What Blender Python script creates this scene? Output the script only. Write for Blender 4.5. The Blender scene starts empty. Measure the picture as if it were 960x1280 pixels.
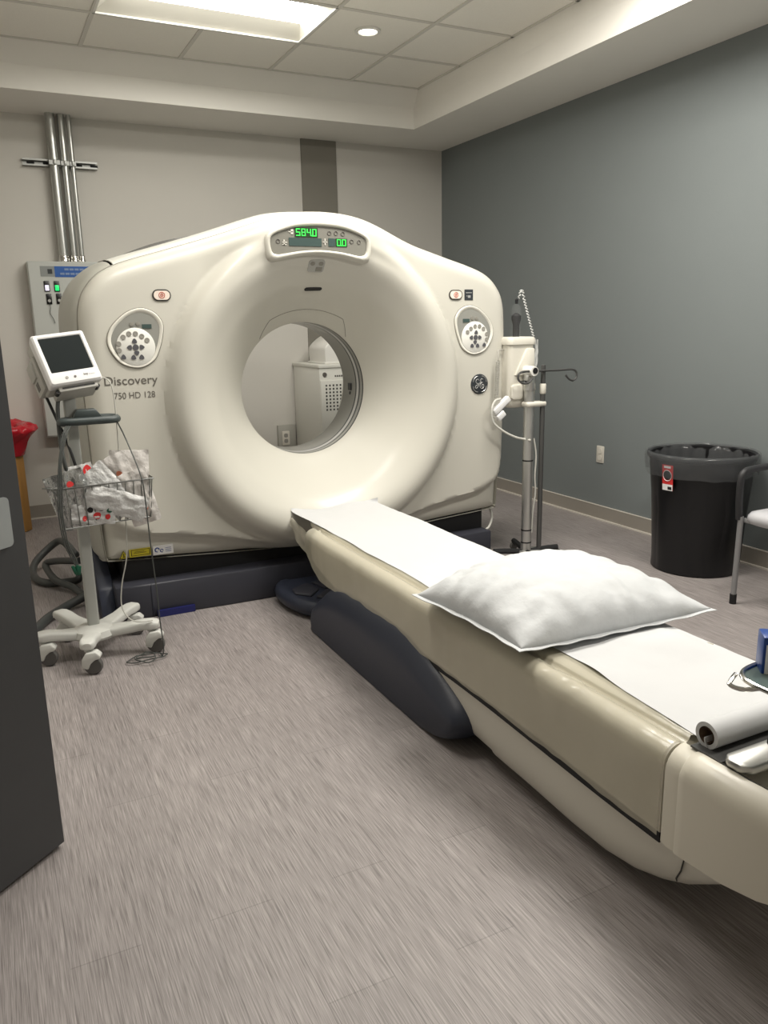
import bpy, bmesh, math, random
from mathutils import Vector, Matrix, noise
random.seed(7)
D = bpy.data
C = bpy.context.scene.collection
PI = math.pi

# ------------------------------------------------------------------ materials
def mat(name, col, rough=.5, metal=0., bump=0., bscale=60., var=0., vscale=4., emit=None, estr=0., alpha=1., trans=0., coat=0., stretch=None, ior=1.45):
    m = D.materials.new(name); m.use_nodes = True
    nt = m.node_tree; b = nt.nodes['Principled BSDF']
    b.inputs['Base Color'].default_value = (*col, 1); b.inputs['Roughness'].default_value = rough
    b.inputs['Metallic'].default_value = metal; b.inputs['IOR'].default_value = ior
    if coat: b.inputs['Coat Weight'].default_value = coat; b.inputs['Coat Roughness'].default_value = .15
    if alpha < 1: b.inputs['Alpha'].default_value = alpha
    if trans: b.inputs['Transmission Weight'].default_value = trans
    if emit: b.inputs['Emission Color'].default_value = (*emit, 1); b.inputs['Emission Strength'].default_value = estr
    tc = nt.nodes.new('ShaderNodeTexCoord'); vec = tc.outputs['Object']
    if stretch:
        mp = nt.nodes.new('ShaderNodeMapping'); mp.inputs['Scale'].default_value = stretch
        nt.links.new(vec, mp.inputs['Vector']); vec = mp.outputs['Vector']
    n = nt.nodes.new('ShaderNodeTexNoise'); n.inputs['Scale'].default_value = vscale; n.inputs['Detail'].default_value = 5
    nt.links.new(vec, n.inputs['Vector'])
    r = nt.nodes.new('ShaderNodeMix'); r.data_type = 'RGBA'
    v = var if var else .02
    r.inputs[6].default_value = (*[c*(1-v) for c in col], 1); r.inputs[7].default_value = (*[min(1, c*(1+v)) for c in col], 1)
    nt.links.new(n.outputs['Fac'], r.inputs[0]); nt.links.new(r.outputs[2], b.inputs['Base Color'])
    if bump:
        n2 = nt.nodes.new('ShaderNodeTexNoise'); n2.inputs['Scale'].default_value = bscale; n2.inputs['Detail'].default_value = 4
        nt.links.new(vec, n2.inputs['Vector'])
        bp = nt.nodes.new('ShaderNodeBump'); bp.inputs['Strength'].default_value = bump; bp.inputs['Distance'].default_value = .01
        nt.links.new(n2.outputs['Fac'], bp.inputs['Height']); nt.links.new(bp.outputs['Normal'], b.inputs['Normal'])
    return m

def floor_mat():
    m = D.materials.new('vinyl_plank_floor'); m.use_nodes = True; nt = m.node_tree; b = nt.nodes['Principled BSDF']
    L = nt.links.new; N = nt.nodes.new
    tc = N('ShaderNodeTexCoord')
    def noi(scale, sc, det=3):
        mp = N('ShaderNodeMapping'); mp.inputs['Scale'].default_value = sc; L(tc.outputs['Object'], mp.inputs['Vector'])
        n = N('ShaderNodeTexNoise'); n.inputs['Scale'].default_value = scale; n.inputs['Detail'].default_value = det
        L(mp.outputs['Vector'], n.inputs['Vector']); return n.outputs['Fac']
    def math_(op, a, b_, clamp=False):
        q = N('ShaderNodeMath'); q.operation = op; q.use_clamp = clamp
        for i, x in enumerate((a, b_)):
            if hasattr(x, 'links'): L(x, q.inputs[i])
            else: q.inputs[i].default_value = x
        return q.outputs[0]
    streak = noi(1., (330, 7, 1), 2); fine = noi(1., (640, 16, 1), 2); blot = noi(1., (2.2, .9, 1), 3)
    f = math_('ADD', math_('MULTIPLY', streak, .62), math_('MULTIPLY', fine, .38))
    cr = N('ShaderNodeValToRGB'); cr.color_ramp.elements[0].position = .32; cr.color_ramp.elements[1].position = .66
    cr.color_ramp.elements[0].color = (.142, .126, .122, 1); cr.color_ramp.elements[1].color = (.385, .352, .342, 1)
    L(f, cr.inputs['Fac'])
    # planks: brick texture gives tone per plank and the seams
    mp = N('ShaderNodeMapping'); mp.inputs['Rotation'].default_value = (0, 0, PI/2); mp.inputs['Location'].default_value = (0, .0, 0)
    sx = N('ShaderNodeSeparateXYZ'); L(tc.outputs['Object'], sx.inputs[0])
    cb = N('ShaderNodeCombineXYZ'); L(sx.outputs[1], cb.inputs[0]); L(math_('ADD', sx.outputs[0], 3.63+1.57), cb.inputs[1])
    br = N('ShaderNodeTexBrick'); L(cb.outputs[0], br.inputs['Vector']); br.inputs['Scale'].default_value = 1.
    br.inputs['Brick Width'].default_value = .95; br.inputs['Row Height'].default_value = .157; br.inputs['Mortar Size'].default_value = .002
    br.inputs['Mortar Smooth'].default_value = .3; br.offset = .37
    br.inputs['Color1'].default_value = (.93, .93, .93, 1); br.inputs['Color2'].default_value = (1.05, 1.05, 1.05, 1); br.inputs['Mortar'].default_value = (.80, .80, .80, 1)
    mx = N('ShaderNodeMix'); mx.data_type = 'RGBA'; mx.blend_type = 'MULTIPLY'; mx.inputs[0].default_value = 1
    L(cr.outputs['Color'], mx.inputs[6]); L(br.outputs['Color'], mx.inputs[7])
    mx2 = N('ShaderNodeMix'); mx2.data_type = 'RGBA'; mx2.blend_type = 'MULTIPLY'; mx2.inputs[0].default_value = .35
    cr2 = N('ShaderNodeValToRGB'); cr2.color_ramp.elements[0].position = .3; cr2.color_ramp.elements[1].position = .7
    cr2.color_ramp.elements[0].color = (.78, .76, .76, 1); cr2.color_ramp.elements[1].color = (1.1, 1.08, 1.06, 1); L(blot, cr2.inputs['Fac'])
    L(mx.outputs[2], mx2.inputs[6]); L(cr2.outputs['Color'], mx2.inputs[7]); L(mx2.outputs[2], b.inputs['Base Color'])
    b.inputs['Roughness'].default_value = .48
    bp = N('ShaderNodeBump'); bp.inputs['Strength'].default_value = .12; bp.inputs['Distance'].default_value = .002
    L(f, bp.inputs['Height']); L(bp.outputs['Normal'], b.inputs['Normal'])
    return m

M = {}
M['floor'] = floor_mat()
M['wall'] = mat('beige_wall_paint', (.60, .58, .535), .7, bump=.06, bscale=220)
M['wall_grey'] = mat('blue_grey_wall_paint', (.185, .205, .206), .62, bump=.06, bscale=220)
M['stripe'] = mat('taupe_wall_paint', (.215, .203, .172), .7, bump=.05, bscale=200)
M['soffit'] = mat('soffit_paint', (.80, .78, .73), .75, bump=.04, bscale=200)
M['tile'] = mat('ceiling_tile', (.86, .835, .77), .9, bump=.35, bscale=420, var=.05, vscale=160)
M['grid'] = mat('ceiling_grid', (.62, .60, .55), .6)
M['base_rubber'] = mat('taupe_rubber_base', (.30, .275, .24), .5)
M['base_line'] = mat('pale_sealant', (.62, .58, .52), .5)
M['door'] = mat('charcoal_door', (.050, .050, .052), .5, var=.06, vscale=9)
M['plate'] = mat('brushed_steel_plate', (.42, .44, .44), .42, metal=.6)
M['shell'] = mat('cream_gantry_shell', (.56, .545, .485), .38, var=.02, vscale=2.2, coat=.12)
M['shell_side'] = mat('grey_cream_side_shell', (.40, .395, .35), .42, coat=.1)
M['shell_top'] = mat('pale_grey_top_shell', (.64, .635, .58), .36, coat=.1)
M['seam'] = mat('seam_black', (.05, .048, .042), .6)
M['seam_grey'] = mat('seam_grey', (.24, .23, .20), .6)
M['bore'] = mat('bore_plastic', (.40, .40, .37), .22)
M['bore_light'] = mat('bore_pale_ring', (.70, .70, .68), .25)
M['bore_dark'] = mat('bore_dark_ring', (.035, .037, .04), .3)
M['navy'] = mat('dark_slate_plastic', (.027, .032, .050), .42, bump=.05, bscale=500)
M['navy2'] = mat('dark_slate_base', (.036, .037, .048), .45)
M['black'] = mat('matte_black', (.008, .008, .009), .6)
M['gloss_black'] = mat('glossy_black', (.006, .006, .006), .28)
M['glass_grey'] = mat('grey_display_glass', (.20, .195, .17), .25)
M['lcd'] = mat('lcd_window', (.055, .085, .08), .2)
M['led'] = mat('green_led', (.03, .6, .06), .4, emit=(.06, 1., .10), estr=1.3)
M['led_bg'] = mat('led_window', (.02, .05, .02), .3)
M['white_mark'] = mat('white_print', (.62, .60, .54), .5)
M['dark_mark'] = mat('grey_print', (.12, .11, .10), .5)
M['print'] = mat('warm_grey_lettering', (.13, .12, .105), .5)
M['grip'] = mat('grip_grey', (.09, .088, .08), .5)
M['panel_rim'] = mat('panel_rim', (.74, .72, .65), .3)
M['panel_well'] = mat('panel_well', (.27, .27, .245), .4)
M['dial'] = mat('dial_face', (.74, .735, .69), .32)
M['key_light'] = mat('pale_key', (.30, .29, .26), .4)
M['key_dark'] = mat('dark_key', (.09, .09, .10), .4)
M['estop'] = mat('emergency_plate', (.78, .68, .60), .35)
M['red_print'] = mat('red_print', (.50, .12, .08), .5)
M['emblem'] = mat('emblem_black', (.035, .04, .045), .3)
M['silver'] = mat('silver_print', (.50, .50, .49), .35, metal=.5)
M['yellow'] = mat('warning_yellow', (.55, .46, .02), .5)
M['white'] = mat('white_plastic', (.74, .73, .69), .38)
M['white_cool'] = mat('white_cool_plastic', (.76, .76, .76), .35)
M['cabinet'] = mat('cabinet_enamel', (.72, .715, .66), .42)
M['cabinet_dark'] = mat('perforation', (.05, .05, .045), .6)
M['panel_grey'] = mat('panel_enamel', (.50, .515, .485), .42)
M['blue'] = mat('label_blue', (.02, .10, .36), .4)
M['blue_box'] = mat('deep_blue_card', (.012, .055, .26), .35)
M['header'] = mat('header_grey', (.25, .265, .255), .4)
M['green_lit'] = mat('green_lit_lens', (.02, .5, .12), .3, emit=(.02, .9, .2), estr=.7)
M['white_lit'] = mat('white_lit_lens', (.8, .78, .85), .3, emit=(.8, .75, 1.), estr=.5)
M['conduit'] = mat('galvanised_conduit', (.50, .51, .49), .30, metal=.9, var=.08, vscale=3)
M['strut'] = mat('dull_zinc', (.34, .345, .33), .38, metal=.7)
M['steel'] = mat('chrome_steel', (.62, .61, .58), .16, metal=1.)
M['alu'] = mat('brushed_aluminium', (.56, .56, .54), .33, metal=.85, var=.05, vscale=8)
M['dark_metal'] = mat('dark_grey_pole', (.10, .10, .098), .38, metal=.5)
M['table'] = mat('cream_table_shell', (.66, .625, .53), .38, coat=.1)
M['table_low'] = mat('pale_table_shell', (.67, .645, .57), .42)
M['vinyl'] = mat('clear_vinyl', (.60, .565, .45), .16, alpha=.55, bump=.28, bscale=8, var=.06, vscale=5)
M['vinyl_cover'] = M['vinyl']
M['paper'] = mat('exam_paper', (.56, .565, .57), .75, bump=.10, bscale=26)
M['pillow'] = mat('disposable_pillow_case', (.54, .555, .565), .6, bump=.3, bscale=24)
M['core'] = mat('cardboard_core', (.12, .075, .045), .8)
M['tray'] = mat('grey_green_tray', (.085, .12, .115), .3)
M['cart_grey'] = mat('cart_grey', (.40, .41, .385), .4)
M['cart_white'] = mat('cart_enamel', (.62, .625, .59), .38)
M['rubber'] = mat('grey_rubber_wheel', (.10, .095, .09), .55)
M['handle'] = mat('slate_handle', (.055, .068, .068), .42)
M['screen'] = mat('dark_screen', (.014, .018, .018), .45, ior=1.12)
M['mon_white'] = mat('monitor_white', (.74, .735, .725), .36)
M['mon_grey'] = mat('monitor_grey', (.43, .42, .385), .45)
M['wire'] = mat('wire_basket', (.22, .225, .215), .35, metal=.7)
M['cable_grey'] = mat('grey_cable', (.065, .07, .066), .5)
M['cable_black'] = mat('black_cable', (.02, .02, .021), .5)
M['cable_white'] = mat('white_cable', (.55, .545, .50), .5)
M['hose'] = mat('dark_hose', (.058, .062, .060), .5)
M['packet'] = mat('foil_packet', (.66, .66, .65), .36, bump=.9, bscale=34, var=.22, vscale=45)
M['packet_clear'] = mat('paper_packet', (.66, .63, .60), .45, bump=.7, bscale=26, var=.10, vscale=30)
M['foil'] = mat('silver_foil', (.50, .51, .50), .2, metal=.8, bump=.8, bscale=30)
M['red'] = mat('red_label', (.58, .03, .03), .45)
M['orange'] = mat('orange_dot', (.75, .25, .14), .5)
M['green'] = mat('green_clip', (.006, .075, .04), .4)
M['wood'] = mat('oak_box', (.40, .205, .055), .55, var=.22, vscale=3, stretch=(9, 9, 1.2))
M['red_bag'] = mat('red_bag', (.52, .012, .025), .24, bump=.3, bscale=12, var=.1)
M['bin'] = mat('black_bin', (.006, .006, .007), .33)
M['liner'] = mat('clear_liner', (.13, .135, .14), .14, alpha=.34, bump=.18, bscale=5, stretch=(2.2, 2.2, .5))
M['seat'] = mat('pale_grey_vinyl_seat', (.47, .47, .49), .4, bump=.05, bscale=300)
M['chair_metal'] = mat('grey_chair_tube', (.28, .28, .285), .38, metal=.4)
M['chair_arm'] = mat('black_chair_arm', (.022, .022, .024), .5)
M['outlet'] = mat('outlet_ivory', (.66, .63, .56), .4)
M['box_grey'] = mat('wall_box_grey', (.40, .39, .35), .6)
M['clear'] = mat('clear_plastic', (.8, .82, .82), .08, alpha=.03)
M['tubing'] = mat('hazy_tubing', (.75, .76, .74), .15, alpha=.75)
M['cord'] = mat('coiled_cord_grey', (.40, .39, .35), .45)
M['plaswhite'] = mat('injector_white', (.66, .635, .56), .38)
M['lens'] = mat('light_lens', (1, .98, .93), .4, emit=(1, .965, .89), estr=17)
M['refl'] = mat('light_reflector', (.80, .78, .70), .35)
M['dl'] = mat('downlight_lens', (1, .95, .8), .4, emit=(1, .93, .78), estr=9)

# ------------------------------------------------------------------ mesh helpers
def finish(bm, ang=40):
    bmesh.ops.recalc_face_normals(bm, faces=bm.faces)
    for f in bm.faces: f.smooth = True
    a = math.radians(ang)
    for e in bm.edges:
        if len(e.link_faces) == 2 and e.calc_face_angle(0) > a: e.smooth = False
def obj(name, bm, m, parent=None, ang=40):
    finish(bm, ang)
    me = D.meshes.new(name); bm.to_mesh(me); bm.free()
    me.materials.append(m if not isinstance(m, str) else M[m])
    o = D.objects.new(name, me); C.objects.link(o)
    if parent is not None:
        o.parent = parent
        o.matrix_parent_inverse = world(parent).inverted()
    return o
def world(o):
    m = Matrix.LocRotScale(o.location, o.rotation_euler, o.scale)
    if o.parent: m = world(o.parent) @ o.matrix_parent_inverse @ m
    return m
def tag(o, label, cat, group=None, kind=None):
    o['label'] = label; o['category'] = cat
    if group: o['group'] = group
    if kind: o['kind'] = kind
    return o
def thing(name, label, cat, loc=(0, 0, 0), group=None):
    o = D.objects.new(name, None); C.objects.link(o); o.location = loc; o.empty_display_size = .05
    return tag(o, label, cat, group)
def struct(name, bm, m, parent=None, ang=40):
    o = obj(name, bm, m, parent, ang); 
    if parent is None: o['kind'] = 'structure'
    return o
def nb(): return bmesh.new()
def box(bm, a, b, bev=0., seg=2, mtx=None):
    x0, y0, z0 = a; x1, y1, z1 = b
    if bev:
        t = bmesh.new(); r = bmesh.ops.create_cube(t, size=1)
        for v in t.verts: v.co = Vector(((x0+x1)/2+v.co.x*(x1-x0), (y0+y1)/2+v.co.y*(y1-y0), (z0+z1)/2+v.co.z*(z1-z0)))
        bmesh.ops.bevel(t, geom=list(t.edges), offset=bev, segments=seg, affect='EDGES', profile=.5)
        merge(bm, t, mtx); return bm
    vs = [Vector((x, y, z)) for x in (x0, x1) for y in (y0, y1) for z in (z0, z1)]
    if mtx: vs = [mtx @ v for v in vs]
    v = [bm.verts.new(p) for p in vs]
    for f in ((0, 1, 3, 2), (4, 6, 7, 5), (0, 4, 5, 1), (2, 3, 7, 6), (0, 2, 6, 4), (1, 5, 7, 3)): bm.faces.new([v[i] for i in f])
    return bm
def merge(bm, t, mtx=None):
    mp = {}
    for v in t.verts: mp[v] = bm.verts.new(mtx @ v.co if mtx else v.co)
    for f in t.faces:
        try: bm.faces.new([mp[v] for v in f.verts])
        except ValueError: pass
    t.free()
def quad(bm, *ps):
    return bm.faces.new([bm.verts.new(Vector(p)) for p in ps])
def loft(bm, rings, closed=True, cap=True, loop=False):
    R = [[bm.verts.new(Vector(p)) for p in r] for r in rings]
    n = len(R[0]); pairs = list(zip(R, R[1:])) + ([(R[-1], R[0])] if loop else [])
    for a, b in pairs:
        for i in range(n if closed else n-1):
            j = (i+1) % n
            try: bm.faces.new((a[i], a[j], b[j], b[i]))
            except ValueError: pass
    if cap and not loop:
        for r in (R[0], R[-1]):
            try: bm.faces.new(r)
            except ValueError: pass
    return R
def cat(pts, n=6, closed=False):
    P = [Vector(p) for p in pts]; out = []
    m = len(P); seg = m if closed else m-1
    for i in range(seg):
        p0 = P[(i-1) % m] if closed or i > 0 else P[0]*2-P[1]
        p1 = P[i]; p2 = P[(i+1) % m]; p3 = P[(i+2) % m] if closed or i+2 < m else P[-1]*2-P[-2]
        for k in range(n):
            t = k/n
            out.append(.5*((2*p1)+(p2-p0)*t+(2*p0-5*p1+4*p2-p3)*t*t+(3*p1-p0-3*p2+p3)*t**3))
    if not closed: out.append(P[-1])
    return out
def tube(bm, pts, r, seg=8, closed=False, cap=True):
    P = [Vector(p) for p in pts]; m = len(P); rings = []
    up = None
    for i in range(m):
        if closed: t = P[(i+1) % m]-P[i-1]
        else: t = P[min(i+1, m-1)]-P[max(i-1, 0)]
        if t.length < 1e-9: t = Vector((0, 0, 1))
        t.normalize()
        if up is None: up = Vector((0, 0, 1)) if abs(t.z) < .9 else Vector((1, 0, 0))
        s = t.cross(up)
        if s.length < 1e-4: s = t.cross(Vector((1, 0, 0)) if abs(t.x) < .9 else Vector((0, 1, 0)))
        s.normalize(); up = s.cross(t).normalized()
        rr = r[i] if isinstance(r, (list, tuple)) else r
        rings.append([P[i]+rr*(math.cos(2*PI*k/seg)*s+math.sin(2*PI*k/seg)*up) for k in range(seg)])
    loft(bm, rings, cap=cap, loop=closed); return bm
def lathe(bm, prof, c=(0, 0, 0), seg=32, axis='z', mtx=None):
    rings = []
    for r, h in prof:
        ring = []
        for k in range(seg):
            a = 2*PI*k/seg; x, y = r*math.cos(a), r*math.sin(a)
            p = {'z': Vector((x, y, h)), 'y': Vector((x, h, y)), 'x': Vector((h, x, y))}[axis]
            p = p+Vector(c)
            ring.append(mtx @ p if mtx else p)
        rings.append(ring)
    loft(bm, rings); return bm
def prism(bm, poly, a, b, axis='y', bev=0., mtx=None, seg=2):
    """poly in the plane across axis, extruded from a to b"""
    t = bmesh.new()
    f = {'y': lambda p, h: (p[0], h, p[1]), 'z': lambda p, h: (p[0], p[1], h), 'x': lambda p, h: (h, p[0], p[1])}[axis]
    loft(t, [[f(p, a) for p in poly], [f(p, b) for p in poly]])
    bmesh.ops.recalc_face_normals(t, faces=t.faces)
    if bev:
        es = [e for e in t.edges if len(e.link_faces) == 2 and e.calc_face_angle(0) > .5]
        bmesh.ops.bevel(t, geom=es, offset=bev, segments=seg, affect='EDGES', profile=.5)
    merge(bm, t, mtx); return bm
def rrect(x0, z0, x1, z1, r, n=5):
    out = []
    for cx, cz, a0 in ((x1-r, z1-r, 0), (x0+r, z1-r, PI/2), (x0+r, z0+r, PI), (x1-r, z0+r, 1.5*PI)):
        for k in range(n+1): a = a0+PI/2*k/n; out.append((cx+r*math.cos(a), cz+r*math.sin(a)))
    return out
def ell(cx, cz, rx, rz, n=24): return [(cx+rx*math.cos(2*PI*k/n), cz+rz*math.sin(2*PI*k/n)) for k in range(n)]
def text_mesh(bm, s, x0, z0, w, h, y, mtx=None, bold=0.):
    """lettering in the XZ plane at depth y, fitted to w x h"""
    cu = D.curves.new('lettering', 'FONT'); cu.body = s; cu.size = 1; cu.offset = bold
    o = D.objects.new('lettering', cu); C.objects.link(o)
    dg = bpy.context.evaluated_depsgraph_get(); me = D.meshes.new_from_object(o.evaluated_get(dg))
    D.objects.remove(o); D.curves.remove(cu)
    xs = [v.co.x for v in me.vertices]; ys = [v.co.y for v in me.vertices]
    sx = w/(max(xs)-min(xs)); hh = (max(ys)-min(ys)); sz = h/hh if h else sx
    mn, my = min(xs), min(ys)
    t = bmesh.new(); t.from_mesh(me); D.meshes.remove(me)
    for v in t.verts: v.co = Vector((x0+(v.co.x-mn)*sx, y, z0+(v.co.y-my)*sz))
    merge(bm, t, mtx); return bm

# ------------------------------------------------------------------ camera
cam = D.objects.new('camera', D.cameras.new('camera')); C.objects.link(cam)
CP = Vector((-3.8031, -6.3889, 1.3741)); yaw, pitch, roll, F = .4612, .2320, -.0198, 989.61
f = Vector((math.sin(yaw)*math.cos(pitch), math.cos(yaw)*math.cos(pitch), -math.sin(pitch)))
r0 = Vector((math.cos(yaw), -math.sin(yaw), 0)); u0 = r0.cross(f)
rr = math.cos(roll)*r0+math.sin(roll)*u0; uu = -math.sin(roll)*r0+math.cos(roll)*u0
cam.matrix_world = Matrix(((rr.x, uu.x, -f.x, CP.x), (rr.y, uu.y, -f.y, CP.y), (rr.z, uu.z, -f.z, CP.z), (0, 0, 0, 1)))
cam.data.sensor_fit = 'VERTICAL'; cam.data.sensor_height = 36; cam.data.lens = F*36/1280
cam.data.clip_start = .02
bpy.context.scene.camera = cam

# ------------------------------------------------------------------ room
XL, YF, ZT = -4.56, -8.2, 3.25
Zs, Xs, Ys, Zl, X2, Y2, Zc, gx, gy = 2.8331, -.6067, -.6069, 2.9742, -.6308, -.7268, 3.085, -1.1903, -1.3166
bm = nb(); quad(bm, (-6.2, YF, 0), (.2, YF, 0), (.2, .2, 0), (-6.2, .2, 0)); struct('floor', bm, 'floor')
bm = nb(); box(bm, (-6.2, 0, 0), (.15, .12, ZT)); struct('wall_back', bm, 'wall')
bm = nb(); box(bm, (0, YF, 0), (.12, 0, ZT)); struct('wall_right', bm, 'wall_grey')
bm = nb(); box(bm, (-6.2, YF-.12, 0), (.15, YF, ZT)); struct('wall_front', bm, 'wall')
bm = nb(); box(bm, (XL-.12, YF, 0), (XL, -5.06, ZT)); box(bm, (XL-.12, -3.90, 0), (XL, 0, ZT)); box(bm, (XL-.12, -5.06, 2.18), (XL, -3.90, ZT))
struct('wall_left', bm, 'wall')
bm = nb(); box(bm, (-6.32, YF, 0), (-6.2, 0, ZT)); struct('wall_corridor', bm, 'wall')
bm = nb(); box(bm, (-1.311, -.012, 0), (-1.005, -.0005, Zs)); struct('trim_1', bm, 'stripe')
# soffit: a dropped border along the back, right and left walls with its lip and upper cove
bm = nb()
def ringpt(x, y, x2, y2, z, z2):
    return [(x, YF, z), (x, y, z), (XL+.6, y, z), (XL+.6, YF, z)], [(x2, YF, z2), (x2, y2, z2), (XL+.62, y2, z2), (XL+.62, YF, z2)]
o_ = [(0, YF, Zs), (0, 0, Zs), (XL, 0, Zs), (XL, YF, Zs)]
a_, b_ = ringpt(Xs, Ys, Xs, Ys, Zs, Zl); c_, d_ = ringpt(X2, Y2, X2, Y2, Zc+.004, Zc+.004)
for p, q in ((o_, a_), (a_, b_), (b_, c_)):
    for i in range(3): quad(bm, p[i], p[i+1], q[i+1], q[i])
struct('trim_2', bm, 'soffit', ang=20)
# ceiling tiles with an opening for the light, and the T-bar grid
bm = nb()
FX0, FX1, FY0, FY1 = gx-.61*3, gx-.61, gy-.61, gy
xs = sorted([X2]+[gx-.61*k for k in range(0, 5)]+[XL+.5]); ys = sorted([Y2]+[gy-.61*k for k in range(0, 12)])
xs = [x for x in xs]; 
for i in range(len(xs)-1):
    for j in range(len(ys)-1):
        mxx, myy = (xs[i]+xs[i+1])/2, (ys[j]+ys[j+1])/2
        if FX0 < mxx < FX1 and FY0 < myy < FY1: continue
        quad(bm, (xs[i], ys[j], Zc), (xs[i+1], ys[j], Zc), (xs[i+1], ys[j+1], Zc), (xs[i], ys[j+1], Zc))
ceil = struct('ceiling', bm, 'tile')
bm = nb()
for x in xs[1:-1]:
    for s in ((ys[0], FY0), (FY1, ys[-1])) if FX0+.1 < x < FX1-.1 else ((ys[0], ys[-1]),): box(bm, (x-.012, s[0], Zc-.007), (x+.012, s[1], Zc))
for y in ys[1:-1]: box(bm, (xs[0], y-.012, Zc-.006), (xs[-1], y+.012, Zc))
box(bm, (X2-.02, ys[0], Zc-.006), (X2, Y2, Zc)); box(bm, (xs[0], Y2-.02, Zc-.006), (X2, Y2, Zc))
obj('ceiling_grid', bm, 'grid', ceil)
bm = nb(); box(bm, (-6.2, YF, ZT), (.15, .12, ZT+.1)); struct('ceiling_slab', bm, 'soffit')
# skirting
bm = nb(); box(bm, (-.010, YF, 0), (-.0005, -.0105, .102)); o = struct('baseboard_right', bm, 'base_rubber')
bm = nb(); box(bm, (-.0115, YF, .098), (-.0005, -.012, .103)); box(bm, (-.024, YF, 0), (-.0005, -.024, .009)); obj('baseboard_edge', bm, 'base_line', o)
bm = nb(); box(bm, (XL, -.0102, 0), (-.0005, -.0005, .102)); o = struct('baseboard_back', bm, 'base_rubber')
bm = nb(); box(bm, (XL, -.024, 0), (-.0005, -.0005, .009)); obj('baseboard_edge', bm, 'base_line', o)
# door, standing open
dE = Vector((-3.753, -4.283, 0)); dd = Vector((-.762, -.648, 0)); dn = Vector((.648, -.762, 0))
dm = Matrix(((dd.x, dn.x, 0, dE.x), (dd.y, dn.y, 0, dE.y), (0, 0, 1, 0), (0, 0, 0, 1)))   # local x along leaf, y towards camera
bm = nb(); box(bm, (0, -.045, .013), (1.03, 0, 2.13), .002, 1, dm); door = struct('door_1', bm, 'door')
bm = nb(); prism(bm, rrect(.043, .868, .17, .99, .012), .0005, .006, 'y', 0, dm); obj('door_plate', bm, 'plate', door)
bm = nb()
box(bm, (XL-.13, -5.10, 0), (XL+.015, -5.05, 2.2)); box(bm, (XL-.13, -3.92, 0), (XL+.015, -3.87, 2.2)); box(bm, (XL-.13, -5.05, 2.155), (XL+.015, -3.92, 2.2))
struct('trim_3', bm, 'door')

# ceiling lights
t = thing('ceiling_light', 'long recessed fluorescent ceiling light above the scanner', 'light', (-2.41, -1.62, Zc))
bm = nb(); zt = Zc+.055
Lx0, Lx1, Ly0, Ly1 = FX0+.10, FX1-.05, FY0+.14, FY1-.14
A = [(FX0, FY0, Zc), (FX1, FY0, Zc), (FX1, FY1, Zc), (FX0, FY1, Zc)]; B = [(Lx0, Ly0, zt), (Lx1, Ly0, zt), (Lx1, Ly1, zt), (Lx0, Ly1, zt)]
for i in range(4): quad(bm, A[i], A[(i+1) % 4], B[(i+1) % 4], B[i])
obj('reflector', bm, 'refl', t)
bm = nb(); quad(bm, *B); obj('lens', bm, 'lens', t)
bm = nb()
for a, b in (((FX0, FY0), (FX1, FY0+.014)), ((FX0, FY1-.014), (FX1, FY1)), ((FX0, FY0), (FX0+.014, FY1)), ((FX1-.014, FY0), (FX1, FY1))):
    box(bm, (a[0], a[1], Zc-.008), (b[0], b[1], Zc+.001))
obj('frame', bm, 'white', t)
t = thing('downlight', 'small round recessed downlight in a ceiling tile beside the long light', 'light', (-1.5, -1.665, Zc))
bm = nb(); lathe(bm, [(.078, -.001), (.078, -.009), (.058, -.012), (.052, -.004)], (-1.5, -1.665, Zc)); obj('trim_ring', bm, 'white', t)
bm = nb(); lathe(bm, [(.053, -.0055), (.03, -.0065), (.001, -.0068)], (-1.5, -1.665, Zc)); obj('lens', bm, 'dl', t)

def area(loc, sx, sy, power, col=(1, .96, .885), rot=(0, 0, 0)):
    l = D.lights.new('troffer_lamp', 'AREA'); l.shape = 'RECTANGLE'; l.size = sx; l.size_y = sy; l.energy = power; l.color = col
    o = D.objects.new('troffer_lamp', l); C.objects.link(o); o.location = loc; o.rotation_euler = rot; return o
area((-1.50, -3.45, Zc-.02), 1.15, .5, 60)
area((-3.10, -3.45, Zc-.02), 1.15, .5, 30)
area((-1.30, -5.35, Zc-.02), 1.0, .5, 52)
area((-5.4, -4.5, 3.0), .8, 1.2, 8, (1, .95, .92))
w = D.worlds.new('world'); bpy.context.scene.world = w; w.use_nodes = True
w.node_tree.nodes['Background'].inputs[0].default_value = (.8, .8, .78, 1); w.node_tree.nodes['Background'].inputs[1].default_value = .09

# ------------------------------------------------------------------ CT gantry
GX, GZ, GY, R0 = -2.25, 1.045, -2.60, .352
half = [(0, 1.913), (.1, 1.908), (.2, 1.892), (.313, 1.857), (.42, 1.822), (.547, 1.783), (.66, 1.75), (.77, 1.718), (.87, 1.69), (.948, 1.665), (1.0, 1.643),
        (1.05, 1.61), (1.09, 1.565), (1.12, 1.51), (1.137, 1.42), (1.142, 1.2), (1.142, .9), (1.134, .55), (1.124, .33), (1.116, .300), (1.09, .287), (.8, .268), (.5, .248), (.25, .236), (0, .232)]
sm = cat([(x, 0, z) for x, z in half], 5)
OUT = [(p.x, p.z) for p in sm] + [(-p.x, p.z) for p in sm[-2:0:-1]]       # closed outline, relative x
def resample(poly, step):
    out = []; n = len(poly)
    for i in range(n):
        a, b = Vector(poly[i]), Vector(poly[(i+1) % n]); k = max(1, round((b-a).length/step))
        for j in range(k): out.append(tuple(a.lerp(b, j/k)))
    return out
OUT = resample(OUT, .018)
SEG = [(Vector(OUT[i]), Vector(OUT[(i+1) % len(OUT)])) for i in range(len(OUT))]
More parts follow.
